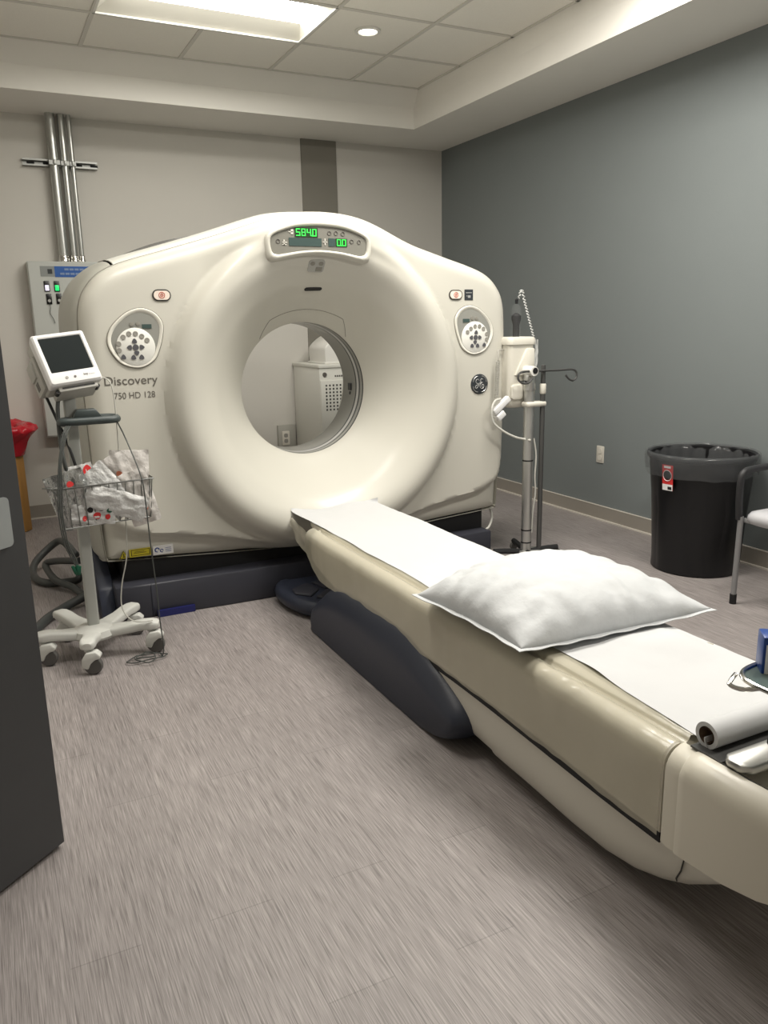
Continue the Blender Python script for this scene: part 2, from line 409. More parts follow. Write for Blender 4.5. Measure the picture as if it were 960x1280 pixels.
def edge_dist(x, z):
    p = Vector((x, z)); best = 9
    for a, b in SEG[::1]:
        d = b-a; t = max(0, min(1, (p-a).dot(d)/max(d.length_squared, 1e-12))); best = min(best, (p-a-d*t).length_squared)
    return math.sqrt(best)
PR = [(.345, .285), (.36, .262), (.40, .215), (.45, .150), (.50, .083), (.55, .018), (.60, -.030), (.64, -.062), (.68, -.080), (.71, -.083), (.74, -.076), (.765, -.058), (.784, -.030), (.796, -.008), (.803, 0), (.83, .0), (3, 0)]
def interp(tab, x):
    if x <= tab[0][0]: return tab[0][1]
    for i in range(len(tab)-1):
        if x <= tab[i+1][0]:
            x0, y0 = tab[i]; x1, y1 = tab[i+1]
            m0 = (tab[i+1][1]-tab[i-1][1])/(tab[i+1][0]-tab[i-1][0]) if i > 0 else (y1-y0)/(x1-x0)
            m1 = (tab[i+2][1]-y0)/(tab[i+2][0]-x0) if i+2 < len(tab) else 0
            h = x1-x0; t = (x-x0)/h
            return (2*t**3-3*t*t+1)*y0+(t**3-2*t*t+t)*h*m0+(-2*t**3+3*t*t)*y1+(t**3-t*t)*h*m1
    return tab[-1][1]
CR = [(0, .22), (.2, .275), (.4, .32), (.6, .372), (.8, .41), (.95, .435), (1.05, .475), (1.10, .53), (1.14, .67), (1.3, 1.2)]
def sstep(t): t = max(0, min(1, t)); return t*t*(3-2*t)
def front_y(x, z, flat=False):
    dx, dz = x-GX, z-GZ; r = math.hypot(dx, dz)
    y = GY+interp(PR, r)
    if r > .66 and dz > 0:
        bw = sstep((.60-abs(dx))/.36)*sstep((r-.70)/.05)
        if bw > 0: y = y+(min(y, GY-.094)-y)*bw
    zc = interp(CR, abs(dx)); y += .060*sstep((zc-z)/.035)*sstep((abs(dx)-.15)/.3)
    if not flat:
        d = edge_dist(dx, z); rho = .075
        if d < rho: y += rho-math.sqrt(max(0, rho*rho-(rho-d)**2))
    return y
gan = thing('ct_scanner', 'cream doughnut shaped CT scanner with wide lower front and green digits on top', 'scanner', (GX, -2.1, 0))
bm = nb(); rings = []
NT = len(OUT)
ts = [(i/46)**1.0 for i in range(0, 45)]
for px, pz in OUT:
    v = Vector((px, pz-GZ)); R = v.length; u = v/R; L_ = R-R0
    rs = [R0+L_*.90*i/44 for i in range(45)] + [R0+L_*(.90+.10*k) for k in (.2, .38, .54, .68, .79, .88, .94, .98, .996)]
    ring = []
    for r in rs:
        x, z = GX+u.x*r, GZ+u.y*r
        ring.append((x, front_y(x, z), z))
    ring.append((GX+px, GY+.082, pz)); ring.append((GX+px, GY+.12, pz))
    rings.append(ring)
cols = list(zip(*rings)); loft(bm, cols, closed=True, cap=False)
obj('front_cover', bm, 'shell', gan, ang=50)
# side and top shells behind the front cover
NRM = []
for i in range(NT):
    a, b = Vector(OUT[i-1]), Vector(OUT[(i+1) % NT]); t_ = (b-a).normalized(); n_ = Vector((-t_.y, t_.x)); 
    if n_.dot(Vector(OUT[i])-Vector((0, GZ))) < 0: n_ = -n_
    NRM.append(n_)
prof = [(-2.483, -.012), (-2.480, .004), (-2.47, .012), (-2.42, .025), (-2.32, .036), (-2.15, .042), (-1.98, .038), (-1.85, .022), (-1.76, -.006), (-1.72, -.05), (-1.705, -.12)]
def shell(name, sel, m):
    idx = sel; bm = nb()
    rows = []
    for y, o in prof: rows.append([(GX+OUT[i][0]+NRM[i].x*o, y, OUT[i][1]+NRM[i].y*o) for i in idx])
    loft(bm, rows, closed=False, cap=False); return obj(name, bm, m, gan)
def runs(cond):
    idx = [i for i in range(NT) if cond(*OUT[i])]
    # order so that the run is continuous
    for k in range(len(idx)):
        if (idx[k]-1) % NT not in idx: idx = idx[k:]+idx[:k]; break
    return idx
def extend(l): return [(l[0]-1) % NT]+l
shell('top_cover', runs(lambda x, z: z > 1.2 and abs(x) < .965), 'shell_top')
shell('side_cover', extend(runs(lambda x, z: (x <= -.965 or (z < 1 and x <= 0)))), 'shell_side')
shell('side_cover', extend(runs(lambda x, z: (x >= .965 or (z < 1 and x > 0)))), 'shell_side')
bm = nb()
for y in (-2.4815,): tube(bm, [(GX+OUT[i][0]+NRM[i].x*.001, y, OUT[i][1]+NRM[i].y*.001) for i in range(NT)], .0035, 6, closed=True)
for s in (-1, 1):
    i = min(range(NT), key=lambda k: abs(OUT[k][0]-s*.965)+abs(OUT[k][1]-1.66))
    tube(bm, [(GX+OUT[i][0]+NRM[i].x*(o+.0005), y, OUT[i][1]+NRM[i].y*(o+.0005)) for y, o in prof[1:-1]], .0028, 6)
i = min(range(NT), key=lambda k: abs(OUT[k][0]-.03)+abs(OUT[k][1]-1.9))
tube(bm, [(GX+OUT[i][0]+NRM[i].x*(o+.0002), y, OUT[i][1]+NRM[i].y*(o+.0002)) for y, o in prof[1:-1]], .002, 6)
obj('cover_seam', bm, 'seam_grey', gan)
# dark grip recess in the top cover, left shoulder
bm = nb(); i0 = min(range(NT), key=lambda k: abs(OUT[k][0]+.80)+abs(OUT[k][1]-1.7)); row = []
idx = [i for i in range(NT) if -.90 < OUT[i][0] < -.50 and OUT[i][1] > 1.5]
idx.sort(key=lambda i: OUT[i][0]); rA, rB = [], []
for k, i in enumerate(idx):
    t_ = k/(len(idx)-1); wd = math.sin(PI*t_)
    rA.append((GX+OUT[i][0], -2.26-.05*wd, OUT[i][1]+.0425)); rB.append((GX+OUT[i][0], -2.24+.06*wd, OUT[i][1]+.046))
fr, bk_ = [], []
for k, i in enumerate(idx):
    wd = math.sin(PI*k/(len(idx)-1)); x_, z_ = GX+OUT[i][0], OUT[i][1]+.036
    fr.append([(x_, -2.20, z_), (x_, -2.185, z_+.004+.016*wd), (x_, -2.15, z_+.004+.013*wd), (x_, -2.13, z_)])
loft(bm, fr); obj('top_grip', bm, 'grip', gan)
# back face and bore
bm = nb(); rows = []
for q in range(9):
    t_ = q/8; row = []
    for i in range(NT):
        v = Vector((OUT[i][0]+NRM[i].x*-.12, OUT[i][1]+NRM[i].y*-.12-GZ)); R = v.length; u = v/R; r = R+(.50-R)*t_
        row.append((GX+u.x*r, -1.705, GZ+u.y*r))
    rows.append(row)
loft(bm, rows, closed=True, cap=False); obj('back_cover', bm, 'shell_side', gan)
def band(name, m, y0, r0, y1, r1, par=gan):
    bm = nb(); loft(bm, [[(GX+r*math.cos(2*PI*k/128), y, GZ+r*math.sin(2*PI*k/128)) for k in range(128)] for y, r in ((y0, r0), (y1, r1))], cap=False)
    return obj(name, bm, m, par)
yb = front_y(GX+R0, GZ)
band('bore_ring', 'bore_dark', yb, R0, yb+.012, R0-.001); band('bore_ring', 'bore', yb+.012, R0-.001, yb+.040, R0-.002)
band('bore_ring', 'bore_dark', yb+.040, R0-.002, yb+.056, R0-.002); band('bore_ring', 'bore_light', yb+.056, R0-.002, yb+.084, R0-.003)
band('bore_ring', 'bore_dark', yb+.084, R0-.003, yb+.098, R0-.003)
band('bore_liner', 'bore', yb+.098, R0-.003, -2.055, R0-.003); band('rear_funnel', 'shell', -2.055, R0-.003, -1.705, .50)
bm = nb(); box(bm, (GX+R0-.010, -2.175, 1.01), (GX+R0-.002, -2.135, 1.05)); box(bm, (GX+R0-.010, -2.165, .985), (GX+R0-.002, -2.150, 1.003)); obj('laser_aperture', bm, 'bore_dark', gan)
# laser window outline above the bore
bm = nb(); pts = []
for k in range(41):
    a = math.radians(48+84*k/40)+math.radians(0); e = math.sin(PI*k/40); r = R0+.012+.052*min(1, e*2.2)
    x, z = GX+r*math.cos(a), GZ+r*math.sin(a); pts.append((x, front_y(x, z, True)-.001, z))
tube(bm, pts, .0016, 5); obj('laser_window_seam', bm, 'seam_grey', gan)
def onface(p, off=.0025): return (p[0], front_y(p[0], p[1], True)-off, p[1])
def decal(bm, poly, off=.002):
    """thin polygon laid on the front cover"""
    v = [bm.verts.new(onface(p, off)) for p in poly]; bm.faces.new(v)
SLOT = (-2.262, 1.558); ICON = (-2.285, 1.658)
def tangent(cx, cz): return Matrix.Translation((cx, front_y(cx, cz, True), cz)) @ Matrix.Rotation(-math.atan2(front_y(cx, cz+.03, True)-front_y(cx, cz-.03, True), .06), 4, 'X') @ Matrix.Rotation(math.atan2(front_y(cx+.03, cz, True)-front_y(cx-.03, cz, True), .06), 4, 'Z')
bm = nb(); prism(bm, rrect(-.047, -.0115, .047, .0115, .011), -.004, .012, 'y', 0, tangent(*SLOT))
obj('camera_slot', bm, 'black', gan)
# display console
dsp_top = [(-.247, -.02), (-.243, .012), (-.21, .034), (-.118, .060), (0, .068), (.118, .060), (.21, .034), (.243, .012), (.247, -.02)]
dsp_bot = [(.238, -.052), (.214, -.061), (.185, -.058), (.097, -.044), (0, -.038), (-.097, -.044), (-.185, -.058), (-.214, -.061), (-.238, -.052)]
DP = [(p.x, p.z) for p in cat([(a, 0, b) for a, b in dsp_top+dsp_bot], 4, closed=True)]
DX, DZ, DY = -2.283, 1.768, -2.722
bm = nb()
rows = []
for y, gr in ((-2.62, .040), (-2.68, .032), (-2.697, .026), (-2.705, .019), (-2.707, .011), (-2.703, .003), (-2.690, .0)):
    rows.append([(DX+x*(1+gr/.255), y, DZ+.004+(z-.004)*(1+gr/.06)) for x, z in DP])
loft(bm, rows, cap=False); con = obj('display_console', bm, 'shell', gan, ang=60)
bm = nb(); prism(bm, [(DX+x, DZ+z) for x, z in DP], -2.696, -2.66); obj('display_glass', bm, 'glass_grey', con)
yd = -2.6965
def dq(name, x0, z0, x1, z1, m, y=yd-.001):
    bm = nb(); box(bm, (x0, y-.0008, z0), (x1, y+.001, z1)); return obj(name, bm, m, con)
dq('digit_window', -2.408, 1.786, -2.292, 1.828, 'led_bg'); dq('lcd_window', -2.439, 1.745, -2.274, 1.782, 'lcd'); dq('digit_window', -2.200, 1.747, -2.140, 1.784, 'led_bg'); dq('lcd_window', -2.238, 1.747, -2.203, 1.784, 'lcd')
SEGM = {'5': 'acdfg', '8': 'abcdefg', '4': 'bcfg', '0': 'abcdef'}
def digit(bm, ch, x, z, w, h, y):
    t = h*.09
    S = {'a': (0, h-t, w, h), 'd': (0, 0, w, t), 'g': (0, h/2-t/2, w, h/2+t/2), 'f': (0, h/2, t, h), 'b': (w-t, h/2, w, h), 'e': (0, 0, t, h/2), 'c': (w-t, 0, w, h/2)}
    for s in SEGM[ch]:
        a = S[s]; box(bm, (x+a[0], y-.0008, z+a[1]), (x+a[2], y+.0008, z+a[3]))
bm = nb()
for k, ch in enumerate('5840'): digit(bm, ch, -2.402+k*.0275, 1.791, .0195, .032, yd-.003)
box(bm, (-2.3245, yd-.0038, 1.791), (-2.3205, yd-.002, 1.795))
obj('led_digits', bm, 'led', con)
bm = nb()
for k, ch in enumerate('00'): digit(bm, ch, -2.194+k*.027, 1.750, .0195, .030, yd-.003)
box(bm, (-2.1725, yd-.0038, 1.750), (-2.1690, yd-.002, 1.754)); obj('led_digits', bm, 'led', con)
for bxs in (((-2.440, 1.806, -2.414, 1.810), (-2.428, 1.797, -2.416, 1.820)), ((-2.472, 1.758, -2.448, 1.762), (-2.472, 1.748, -2.452, 1.752), (-2.466, 1.748, -2.460, 1.772)), ((-2.268, 1.764, -2.244, 1.768), (-2.258, 1.752, -2.253, 1.782))):
    bm = nb()
    for q in bxs: box(bm, (q[0], yd-.002, q[1]), (q[2], yd-.001, q[3]))
    obj('display_mark', bm, 'white_mark', con)
for x, z in ((-2.493, 1.764), (-2.233, 1.807), (-2.198, 1.808), (-2.162, 1.806), (-2.116, 1.772), (-2.077, 1.770)):
    bm = nb(); tube(bm, [(x+.009*math.cos(a*PI/6), yd-.001, z+.009*math.sin(a*PI/6)) for a in range(12)], .0016, 4, closed=True)
    obj('display_icon', bm, 'dark_mark', con)
# breathing lights plate
pl = nb(); yI = front_y(*ICON)
ti = Matrix.Translation((ICON[0], front_y(*ICON)-.004, ICON[1])) @ Matrix.Rotation(math.atan2(front_y(ICON[0], ICON[1]+.03)-front_y(ICON[0], ICON[1]-.03), .06)*-1, 4, 'X')
prism(pl, rrect(-.042, -.034, .042, .034, .014), -.001, .004, 'y', 0, ti); o = obj('breathing_light_plate', pl, 'bore', gan)
bm = nb(); prism(bm, ell(-.022, .016, .012, .011), -.003, 0, 'y', 0, ti); prism(bm, ell(.022, .016, .012, .011), -.003, 0, 'y', 0, ti); box(bm, (.0, -.003, -.026), (.032, 0, -.004), mtx=ti); obj('breathing_light_mark', bm, 'seam_grey', o)
# control panels, a mirrored pair
EGG = [(.042, .173), (.085, .160), (.115, .135), (.132, .096), (.123, .035), (.104, -.02), (.085, -.055), (.046, -.083), (0, -.093), (-.062, -.075), (-.104, -.027), (-.121, .03), (-.1, .089), (-.046, .142), (0, .166)]
def control_panel(cx, cz, s):
    eg = [(p.x, p.z) for p in cat([(a, 0, b) for a, b in EGG], 4, closed=True)]
    gcx = (.008, .035)
    def sc(k): return [(cx+s*(gcx[0]+(x-gcx[0])*k), cz+gcx[1]+(z-gcx[1])*k) for x, z in eg]
    def pos(x, z): return cx+s*x, cz+z
    y = GY
    bm = nb(); rows = [[(a, yy, b) for a, b in sc(k)] for k, yy in ((1.0, y+.002), (.99, y-.005), (.97, y-.008), (.93, y-.008), (.89, y-.005), (.86, y-.002))]
    loft(bm, rows, cap=False); cp = obj('control_panel', bm, 'panel_rim', gan)
    bm = nb(); tube(bm, [(a, y-.001, b) for a, b in sc(1.005)], .0022, 5, closed=True); obj('panel_seam', bm, 'seam_grey', cp)
    bm = nb(); prism(bm, sc(.86), y-.0025, y+.002); obj('panel_well', bm, 'panel_well', cp)
    bm = nb(); lathe(bm, [(.086, y+.001), (.086, y-.006), (.081, y-.009), (.001, y-.009)], (*pos(.002, 0)[:1], 0, cz), 40, 'y'); di = obj('dial', bm, 'dial', cp)
    # raised light shelf under the well
    bm = nb(); x0, z0 = pos(.058, .092); box(bm, (x0-.021, y-.0055, z0-.009), (x0+.021, y-.002, z0+.009)); obj('status_display', bm, 'lcd', cp)
    for x, z in ((-.008, .102), (.020, .104)):
        bm = nb(); lathe(bm, [(.010, y-.002), (.010, y-.006), (.001, y-.007)], (pos(x, z)[0], 0, pos(x, z)[1]), 14, 'y'); obj('knob', bm, 'seam_grey', cp)
    for x, z in ((-.073, -.012), (-.073, .017), (-.051, .046), (-.025, .060), (.004, .060), (.031, .048), (.053, .030)):
        bm = nb(); X_, Z_ = pos(x, z); lathe(bm, [(.0115, y-.009), (.0115, y-.011), (.009, y-.0115), (.009, y-.0105), (.001, y-.0105)], (X_, 0, Z_), 16, 'y'); obj('button', bm, 'key_light', di)
    for x, z, q in ((0, 0, 'o'), (-.003, .027, 'u'), (.003, -.025, 'd'), (-.026, 0, 'l'), (.027, 0, 'r'), (-.013, -.045, 'u'), (.023, -.045, 'u'), (-.057, -.042, 'u')):
        bm = nb(); X_, Z_ = pos(x, z)
        a0 = {'o': 0, 'u': PI/2, 'd': -PI/2, 'l': PI if s > 0 else 0, 'r': 0 if s > 0 else PI}[q]
        if q == 'o': poly = ell(X_, Z_, .0135, .0135, 16)
        else:
            tri = [(.0160*math.cos(a0+k*2*PI/3), .0160*math.sin(a0+k*2*PI/3)) for k in range(3)]; poly = []
            for k in range(3):
                ax, az = tri[k]; bx_, bz_ = tri[(k+1) % 3]
                for w_ in (.18, .5, .82): g = 1.22 if w_ == .5 else 1.0; poly.append((X_+(ax+(bx_-ax)*w_)*g, Z_+(az+(bz_-az)*w_)*g))
        prism(bm, poly, y-.012, y-.008); obj('button', bm, 'key_dark', di)
    return cp
control_panel(-3.165, 1.297, 1); control_panel(-1.338, 1.297, -1)
for cx in (-3.029, -1.463):
    zc_ = 1.525
    bm = nb(); prism(bm, rrect(cx-.042, zc_-.026, cx+.042, zc_+.026, .0255), GY-.0045, GY+.002); bz = obj('emergency_button', bm, 'seam', gan)
    bm = nb(); prism(bm, rrect(cx-.036, zc_-.020, cx+.036, zc_+.020, .0195), GY-.0075, GY+.002); obj('button_face', bm, 'estop', bz)
    bm = nb(); tube(bm, [(cx+.013*math.cos(a*PI/8), GY-.008, zc_+.013*math.sin(a*PI/8)) for a in range(16)], .0017, 4, closed=True)
    tube(bm, [(cx+.006*math.cos(a*PI/8), GY-.008, zc_+.006*math.sin(a*PI/8)) for a in range(16)], .0014, 4, closed=True); box(bm, (cx-.006, GY-.0085, zc_-.001), (cx+.006, GY-.007, zc_+.001))
    obj('stop_symbol', bm, 'red_print', bz)
# small dark sticker
bm = nb(); box(bm, (-1.406, GY-.002, 1.497), (-1.352, GY+.001, 1.553)); st = obj('dark_sticker', bm, 'emblem', gan)
bm = nb(); box(bm, (-1.398, GY-.003, 1.534), (-1.360, GY-.001, 1.538)); box(bm, (-1.385, GY-.003, 1.509), (-1.368, GY-.001, 1.522)); box(bm, (-1.394, GY-.003, 1.517), (-1.388, GY-.001, 1.521)); obj('sticker_print', bm, 'silver', st)
# round script monogram emblem
ex, ez = -1.306, 1.040
bm = nb(); lathe(bm, [(.056, GY+.001), (.056, GY-.004), (.052, GY-.006), (.001, GY-.006)], (ex, 0, ez), 40, 'y'); em = obj('emblem', bm, 'emblem', gan)
bm = nb()
def circ(r, n=40): return [(ex+r*math.cos(2*PI*k/n), GY-.0065, ez+r*math.sin(2*PI*k/n)) for k in range(n)]
def cv(pts, r=.0022): tube(bm, cat([(ex+x*.92, GY-.007, ez+z*.92) for x, z in pts], 6), r, 5)
for a0 in (0, PI/2, PI, 1.5*PI):   # flourishes round the rim
    tube(bm, [(ex+(.0455+.003*math.sin(PI*k/8))*math.cos(a0+.25+k*.13), GY-.0068, ez+(.0455+.003*math.sin(PI*k/8))*math.sin(a0+.25+k*.13)) for k in range(9)], .0016, 4)
cv([(-.004, .020), (-.012, .030), (-.024, .026), (-.028, .014), (-.020, .005), (-.006, .002), (.0, .006)])          # G upper bowl
cv([(.0, .006), (-.010, -.010), (-.022, -.024), (-.032, -.020), (-.026, -.008), (-.010, -.002), (.002, .008), (.004, .016)])   # G tail loop
cv([(.022, .026), (.014, .032), (.006, .024), (.010, .012), (.020, .010), (.012, .008), (.002, -.004), (.004, -.020), (.016, -.028), (.028, -.020), (.028, -.006), (.018, -.004), (.014, -.014), (.020, -.018)])  # E
obj('monogram', bm, 'silver', em)
# lettering
bm = nb(); text_mesh(bm, 'Discovery', -3.314, 1.118, .236, .052, GY-.0015, bold=.004); obj('model_lettering', bm, 'print', gan)
bm = nb(); text_mesh(bm, '750 HD 128', -3.277, 1.068, .182, .029, GY-.0015, bold=.0); obj('model_lettering', bm, 'print', gan)
# warning labels near the floor
yl = front_y(-3.2, .32, True)-.003
def lab(name, x0, z0, x1, z1, m, par=gan, off=0): 
    bm = nb(); box(bm, (x0, yl-.001-off, z0), (x1, yl+.003, z1)); return obj(name, bm, m, par)
wl = lab('warning_label', -3.270, .302, -3.165, .341, 'yellow')
bm = nb(); box(bm, (-3.262, yl-.002, .308), (-3.172, yl, .310)); box(bm, (-3.262, yl-.002, .335), (-3.172, yl, .337)); box(bm, (-3.25, yl-.002, .320), (-3.19, yl, .322)); box(bm, (-3.245, yl-.002, .326), (-3.2, yl, .328)); box(bm, (-3.262, yl-.002, .31), (-3.259, yl, .337)); box(bm, (-3.175, yl-.002, .31), (-3.172, yl, .337)); obj('label_print', bm, 'black', wl)
bm = nb(); loft(bm, [[(-3.318, y, .301), (-3.274, y, .301), (-3.296, y, .341)] for y in (yl-.001, yl+.003)]); w2 = obj('warning_triangle', bm, 'yellow', gan)
bm = nb(); tube(bm, [(-3.315, yl-.001, .303), (-3.277, yl-.001, .303), (-3.296, yl-.001, .338)], .0025, 4, closed=True); box(bm, (-3.298, yl-.003, .312), (-3.294, yl-.001, .326)); box(bm, (-3.302, yl-.003, .308), (-3.290, yl-.001, .311)); obj('label_print', bm, 'black', w2)
w3 = lab('white_label', -3.158, .297, -3.060, .343, 'white_cool')
bm = nb(); tube(bm, [(-3.138+.010*math.cos(a), yl-.0015, .322+.010*math.sin(a)) for a in [k*.4 for k in range(13)]], .0025, 4); tube(bm, [(-3.116+.007*math.cos(a), yl-.0015, .316+.007*math.sin(a)) for a in [k*.5 for k in range(12)]], .002, 4)
for k in range(3): box(bm, (-3.098, yl-.002, .309+k*.009), (-3.070, yl-.001, .311+k*.009))
obj('label_print', bm, 'blue_box', w3)
# base
bm = nb(); prism(bm, [(-3.355, -2.585), (-3.19, -2.598), (-3.185, -2.592), (-2.8, -2.612), (-2.25, -2.618), (-1.7, -2.612), (-1.20, -2.585), (-1.20, -1.78), (-3.355, -1.78)], .0, .172, 'z', .010); bs = obj('base', bm, 'navy2', gan)
bm = nb(); box(bm, (-3.30, -2.50, .165), (-1.215, -1.80, .31)); obj('base_gap', bm, 'black', gan)
bm = nb(); box(bm, (-3.172, -2.6165, .001), (-2.99, -2.60, .034)); obj('blue_tape', bm, mat('blue_tape', (.012, .015, .10), .4), bs)
bm = nb()
prism(bm, [(-2.57, 0), (-1.95, 0), (-1.95, .40), (-2.05, .46), (-2.14, .40), (-2.50, .15)], -3.425, -3.35, 'x', .012); obj('base_skid', bm, 'navy', gan)
bm = nb(); tube(bm, cat([(-1.14, -2.46, .29), (-1.125, -2.47, .25), (-1.135, -2.49, .21), (-1.175, -2.52, .175), (-1.20, -2.52, .16)], 6), .007, 8); obj('base_cable', bm, 'cable_white', gan)

# ------------------------------------------------------------------ patient table
tab = thing('patient_table', 'long cream patient table lowered in front of the scanner opening', 'table', (-2.25, -4.2, 0))
TX = -2.25
def section(hw, zt, zb, r=.045, dip=.008):
    """half section mirrored; shoulders rounded, concave top"""
    pts = [(hw-.03, zb), (hw, zb+.012)]
    for k in range(7):
        a = PI/2*k/6; pts.append((hw-r+r*math.cos(a), zt-r+r*math.sin(a)))
    pts += [(hw-r-.012, zt-.010), (hw-r-.026, zt-.018), (hw*.6, zt-dip*1.6), (hw*.25, zt-dip*1.6)]
    return pts
def ring_y(y, half_): return [(TX+x, y, z) for x, z in half_] + [(TX-x, y, z) for x, z in half_[::-1]]
def hw_at(y): return .285
bm = nb(); rows = []
for y, hw, zt, zb in ((-2.985, .20, .425, .36), (-2.99, .235, .432, .345), (-3.01, .262, .437, .322), (-3.06, .28, .440, .305), (-3.15, .286, .441, .285), (-3.30, .288, .441, .255), (-3.45, .288, .441, .238), (-3.7, .288, .441, .242), (-4.2, .288, .441, .240), (-4.7, .288, .441, .234), (-5.1, .288, .442, .220), (-5.232, .288, .442, .215)):
    rows.append(ring_y(y, section(hw, zt, zb)))
loft(bm, rows); obj('table_top', bm, 'table', tab, ang=35)
bm = nb(); rows = []
for y, hw, zt, zb in ((-5.236, .284, .440, .20), (-5.24, .292, .446, .200), (-5.262, .298, .449, .200), (-5.285, .299, .449, .203), (-5.29, .303, .452, .203), (-5.31, .306, .454, .206), (-5.42, .306, .454, .216), (-5.50, .300, .453, .23), (-5.56, .285, .45, .245), (-5.605, .255, .443, .262), (-5.63, .21, .43, .285), (-5.64, .15, .41, .31)):
    rows.append(ring_y(y, section(hw, zt, zb, .055, .014)))
loft(bm, rows); ec = obj('end_cover', bm, 'table', tab, ang=35)
# panel seam lines on the end cover
bm = nb(); tube(bm, [(-2.497, -5.33, .4535), (-2.500, -5.42, .4535), (-2.49, -5.52, .452), (-2.45, -5.59, .447)], .0022, 5); obj('end_cover_seam', bm, 'seam', ec)
# dark slot between top and lower cover
bm = nb(); box(bm, (TX-.268, -5.225, .17), (TX+.268, -4.10, .250)); obj('slide_gap', bm, 'black', tab)
# lower boat shaped cover
bm = nb(); rows = []
for y, zt, zb, hw in ((-3.95, .226, .16, .278), (-4.05, .226, .09, .280), (-4.3, .226, .06, .280), (-4.52, .224, .048, .280), (-4.53, .224, .040, .280), (-4.70, .218, .036, .280), (-4.9, .212, .026, .280), (-5.03, .206, .026, .279), (-5.13, .203, .040, .277), (-5.21, .201, .066, .275), (-5.28, .200, .100, .272), (-5.34, .200, .142, .268), (-5.40, .203, .186, .26), (-5.42, .205, .2, .25)):
    h = []
    rb = min(.09, (zt-zb)*.7)
    for k in range(7):
        a = -PI/2+PI/2*k/6; h.append((hw-.05+.05*math.cos(a), zb+rb+rb*math.sin(a)))
    h.append((hw, zt-.006)); h.append((hw-.006, zt))
    rows.append(ring_y(y, h))
loft(bm, rows); lc = obj('lower_cover', bm, 'table_low', tab, ang=35)
bm = nb(); tube(bm, [(TX-.2765, -5.298, .197), (TX-.275, -5.29, .16), (TX-.268, -5.272, .125), (TX-.245, -5.255, .098)], .002, 5); obj('cover_seam', bm, 'seam', lc)
def lowz(y): return .249-.027*sstep((-4.3-y)/.95)
bm = nb()
for s in (-1, 1):
    loft(bm, [[(TX+s*(.280+e), y, lowz(y)+dz) for e, dz in ((0, -.026), (.0055, -.024), (.0055, .004), (0, .006))] for y in [-4.08-1.15*k/24 for k in range(25)]])
obj('gap_shade_strip', bm, 'black', tab)  # added black strip outside the lower cover, paints the gap's dark shade
# cradle reaching towards the bore
bm = nb(); rows = []
for y, hw in ((-2.80, .10), (-2.805, .16), (-2.83, .19), (-2.90, .205), (-3.05, .208), (-5.2, .208)):
    top = [(TX+hw*k/8, y, .436+.008*(k/8)**2) for k in range(-8, 9)]; rows.append(top+[(p[0], y, p[2]-.028) for p in top[::-1]])
loft(bm, rows); obj('cradle', bm, 'table', tab)
# pedestal skirt
bm = nb()
sk = cat([(0, -3.10, .02), (0, -3.12, .10), (0, -3.20, .18), (0, -3.33, .255), (0, -3.50, .290), (0, -3.85, .296), (0, -4.04, .284), (0, -4.21, .228), (0, -4.37, .165), (0, -4.425, .12), (0, -4.415, .075), (0, -4.36, .030), (0, -4.25, .006), (0, -4.1, .001), (0, -3.2, .001)], 5, closed=True)
cy_, cz_ = -3.76, .10
rows = []
for x, k, kt in ((-.20, 1, 1), (-.268, 1, 1), (-.284, .99, .98), (-.306, .975, .86), (-.324, .955, .66), (-.330, .93, .55), (-.333, .90, .42), (-.333, .6, .2)):
    rows.append([(TX+x*1., cy_+(p.y-cy_)*k, max(.0008, cz_+(p.z-cz_)*(kt if p.z > cz_ else 1-(1-k)*.35))) for p in sk])
rows = [[(2*TX-x, y, z) for x, y, z in r] for r in rows[::-1]]+rows
loft(bm, rows); obj('pedestal_skirt', bm, 'navy', tab, ang=60)
# foot pedal plate
bm = nb()
fp = cat([(-2.08, -2.55, 0), (-2.30, -2.53, 0), (-2.48, -2.55, 0), (-2.58, -2.64, 0), (-2.605, -2.78, 0), (-2.585, -2.93, 0), (-2.52, -3.05, 0), (-2.38, -3.14, 0), (-2.08, -3.16, 0)], 5)
fcx, fcy = -2.2, -2.85
rows = [[(fcx+(p.x-fcx)*k, fcy+(p.y-fcy)*k, z) for p in fp] for k, z in ((.93, .012), (.985, .03), (1, .055), (.985, .075), (.95, .088), (.90, .090), (.87, .084), (.84, .083))]
loft(bm, rows); fpo = obj('foot_pedal_plate', bm, 'navy', tab, ang=50)
for poly in ([(-2.54, -2.79), (-2.44, -2.73), (-2.41, -2.84), (-2.49, -2.93), (-2.55, -2.86)], [(-2.415, -2.73), (-2.27, -2.72), (-2.27, -2.86), (-2.385, -2.85)], [(-2.475, -2.955), (-2.39, -2.875), (-2.26, -2.885), (-2.26, -3.02), (-2.41, -3.03)]):
    bm = nb(); prism(bm, poly, .08, .094, 'z', .006); obj('foot_pedal', bm, 'navy2', fpo)

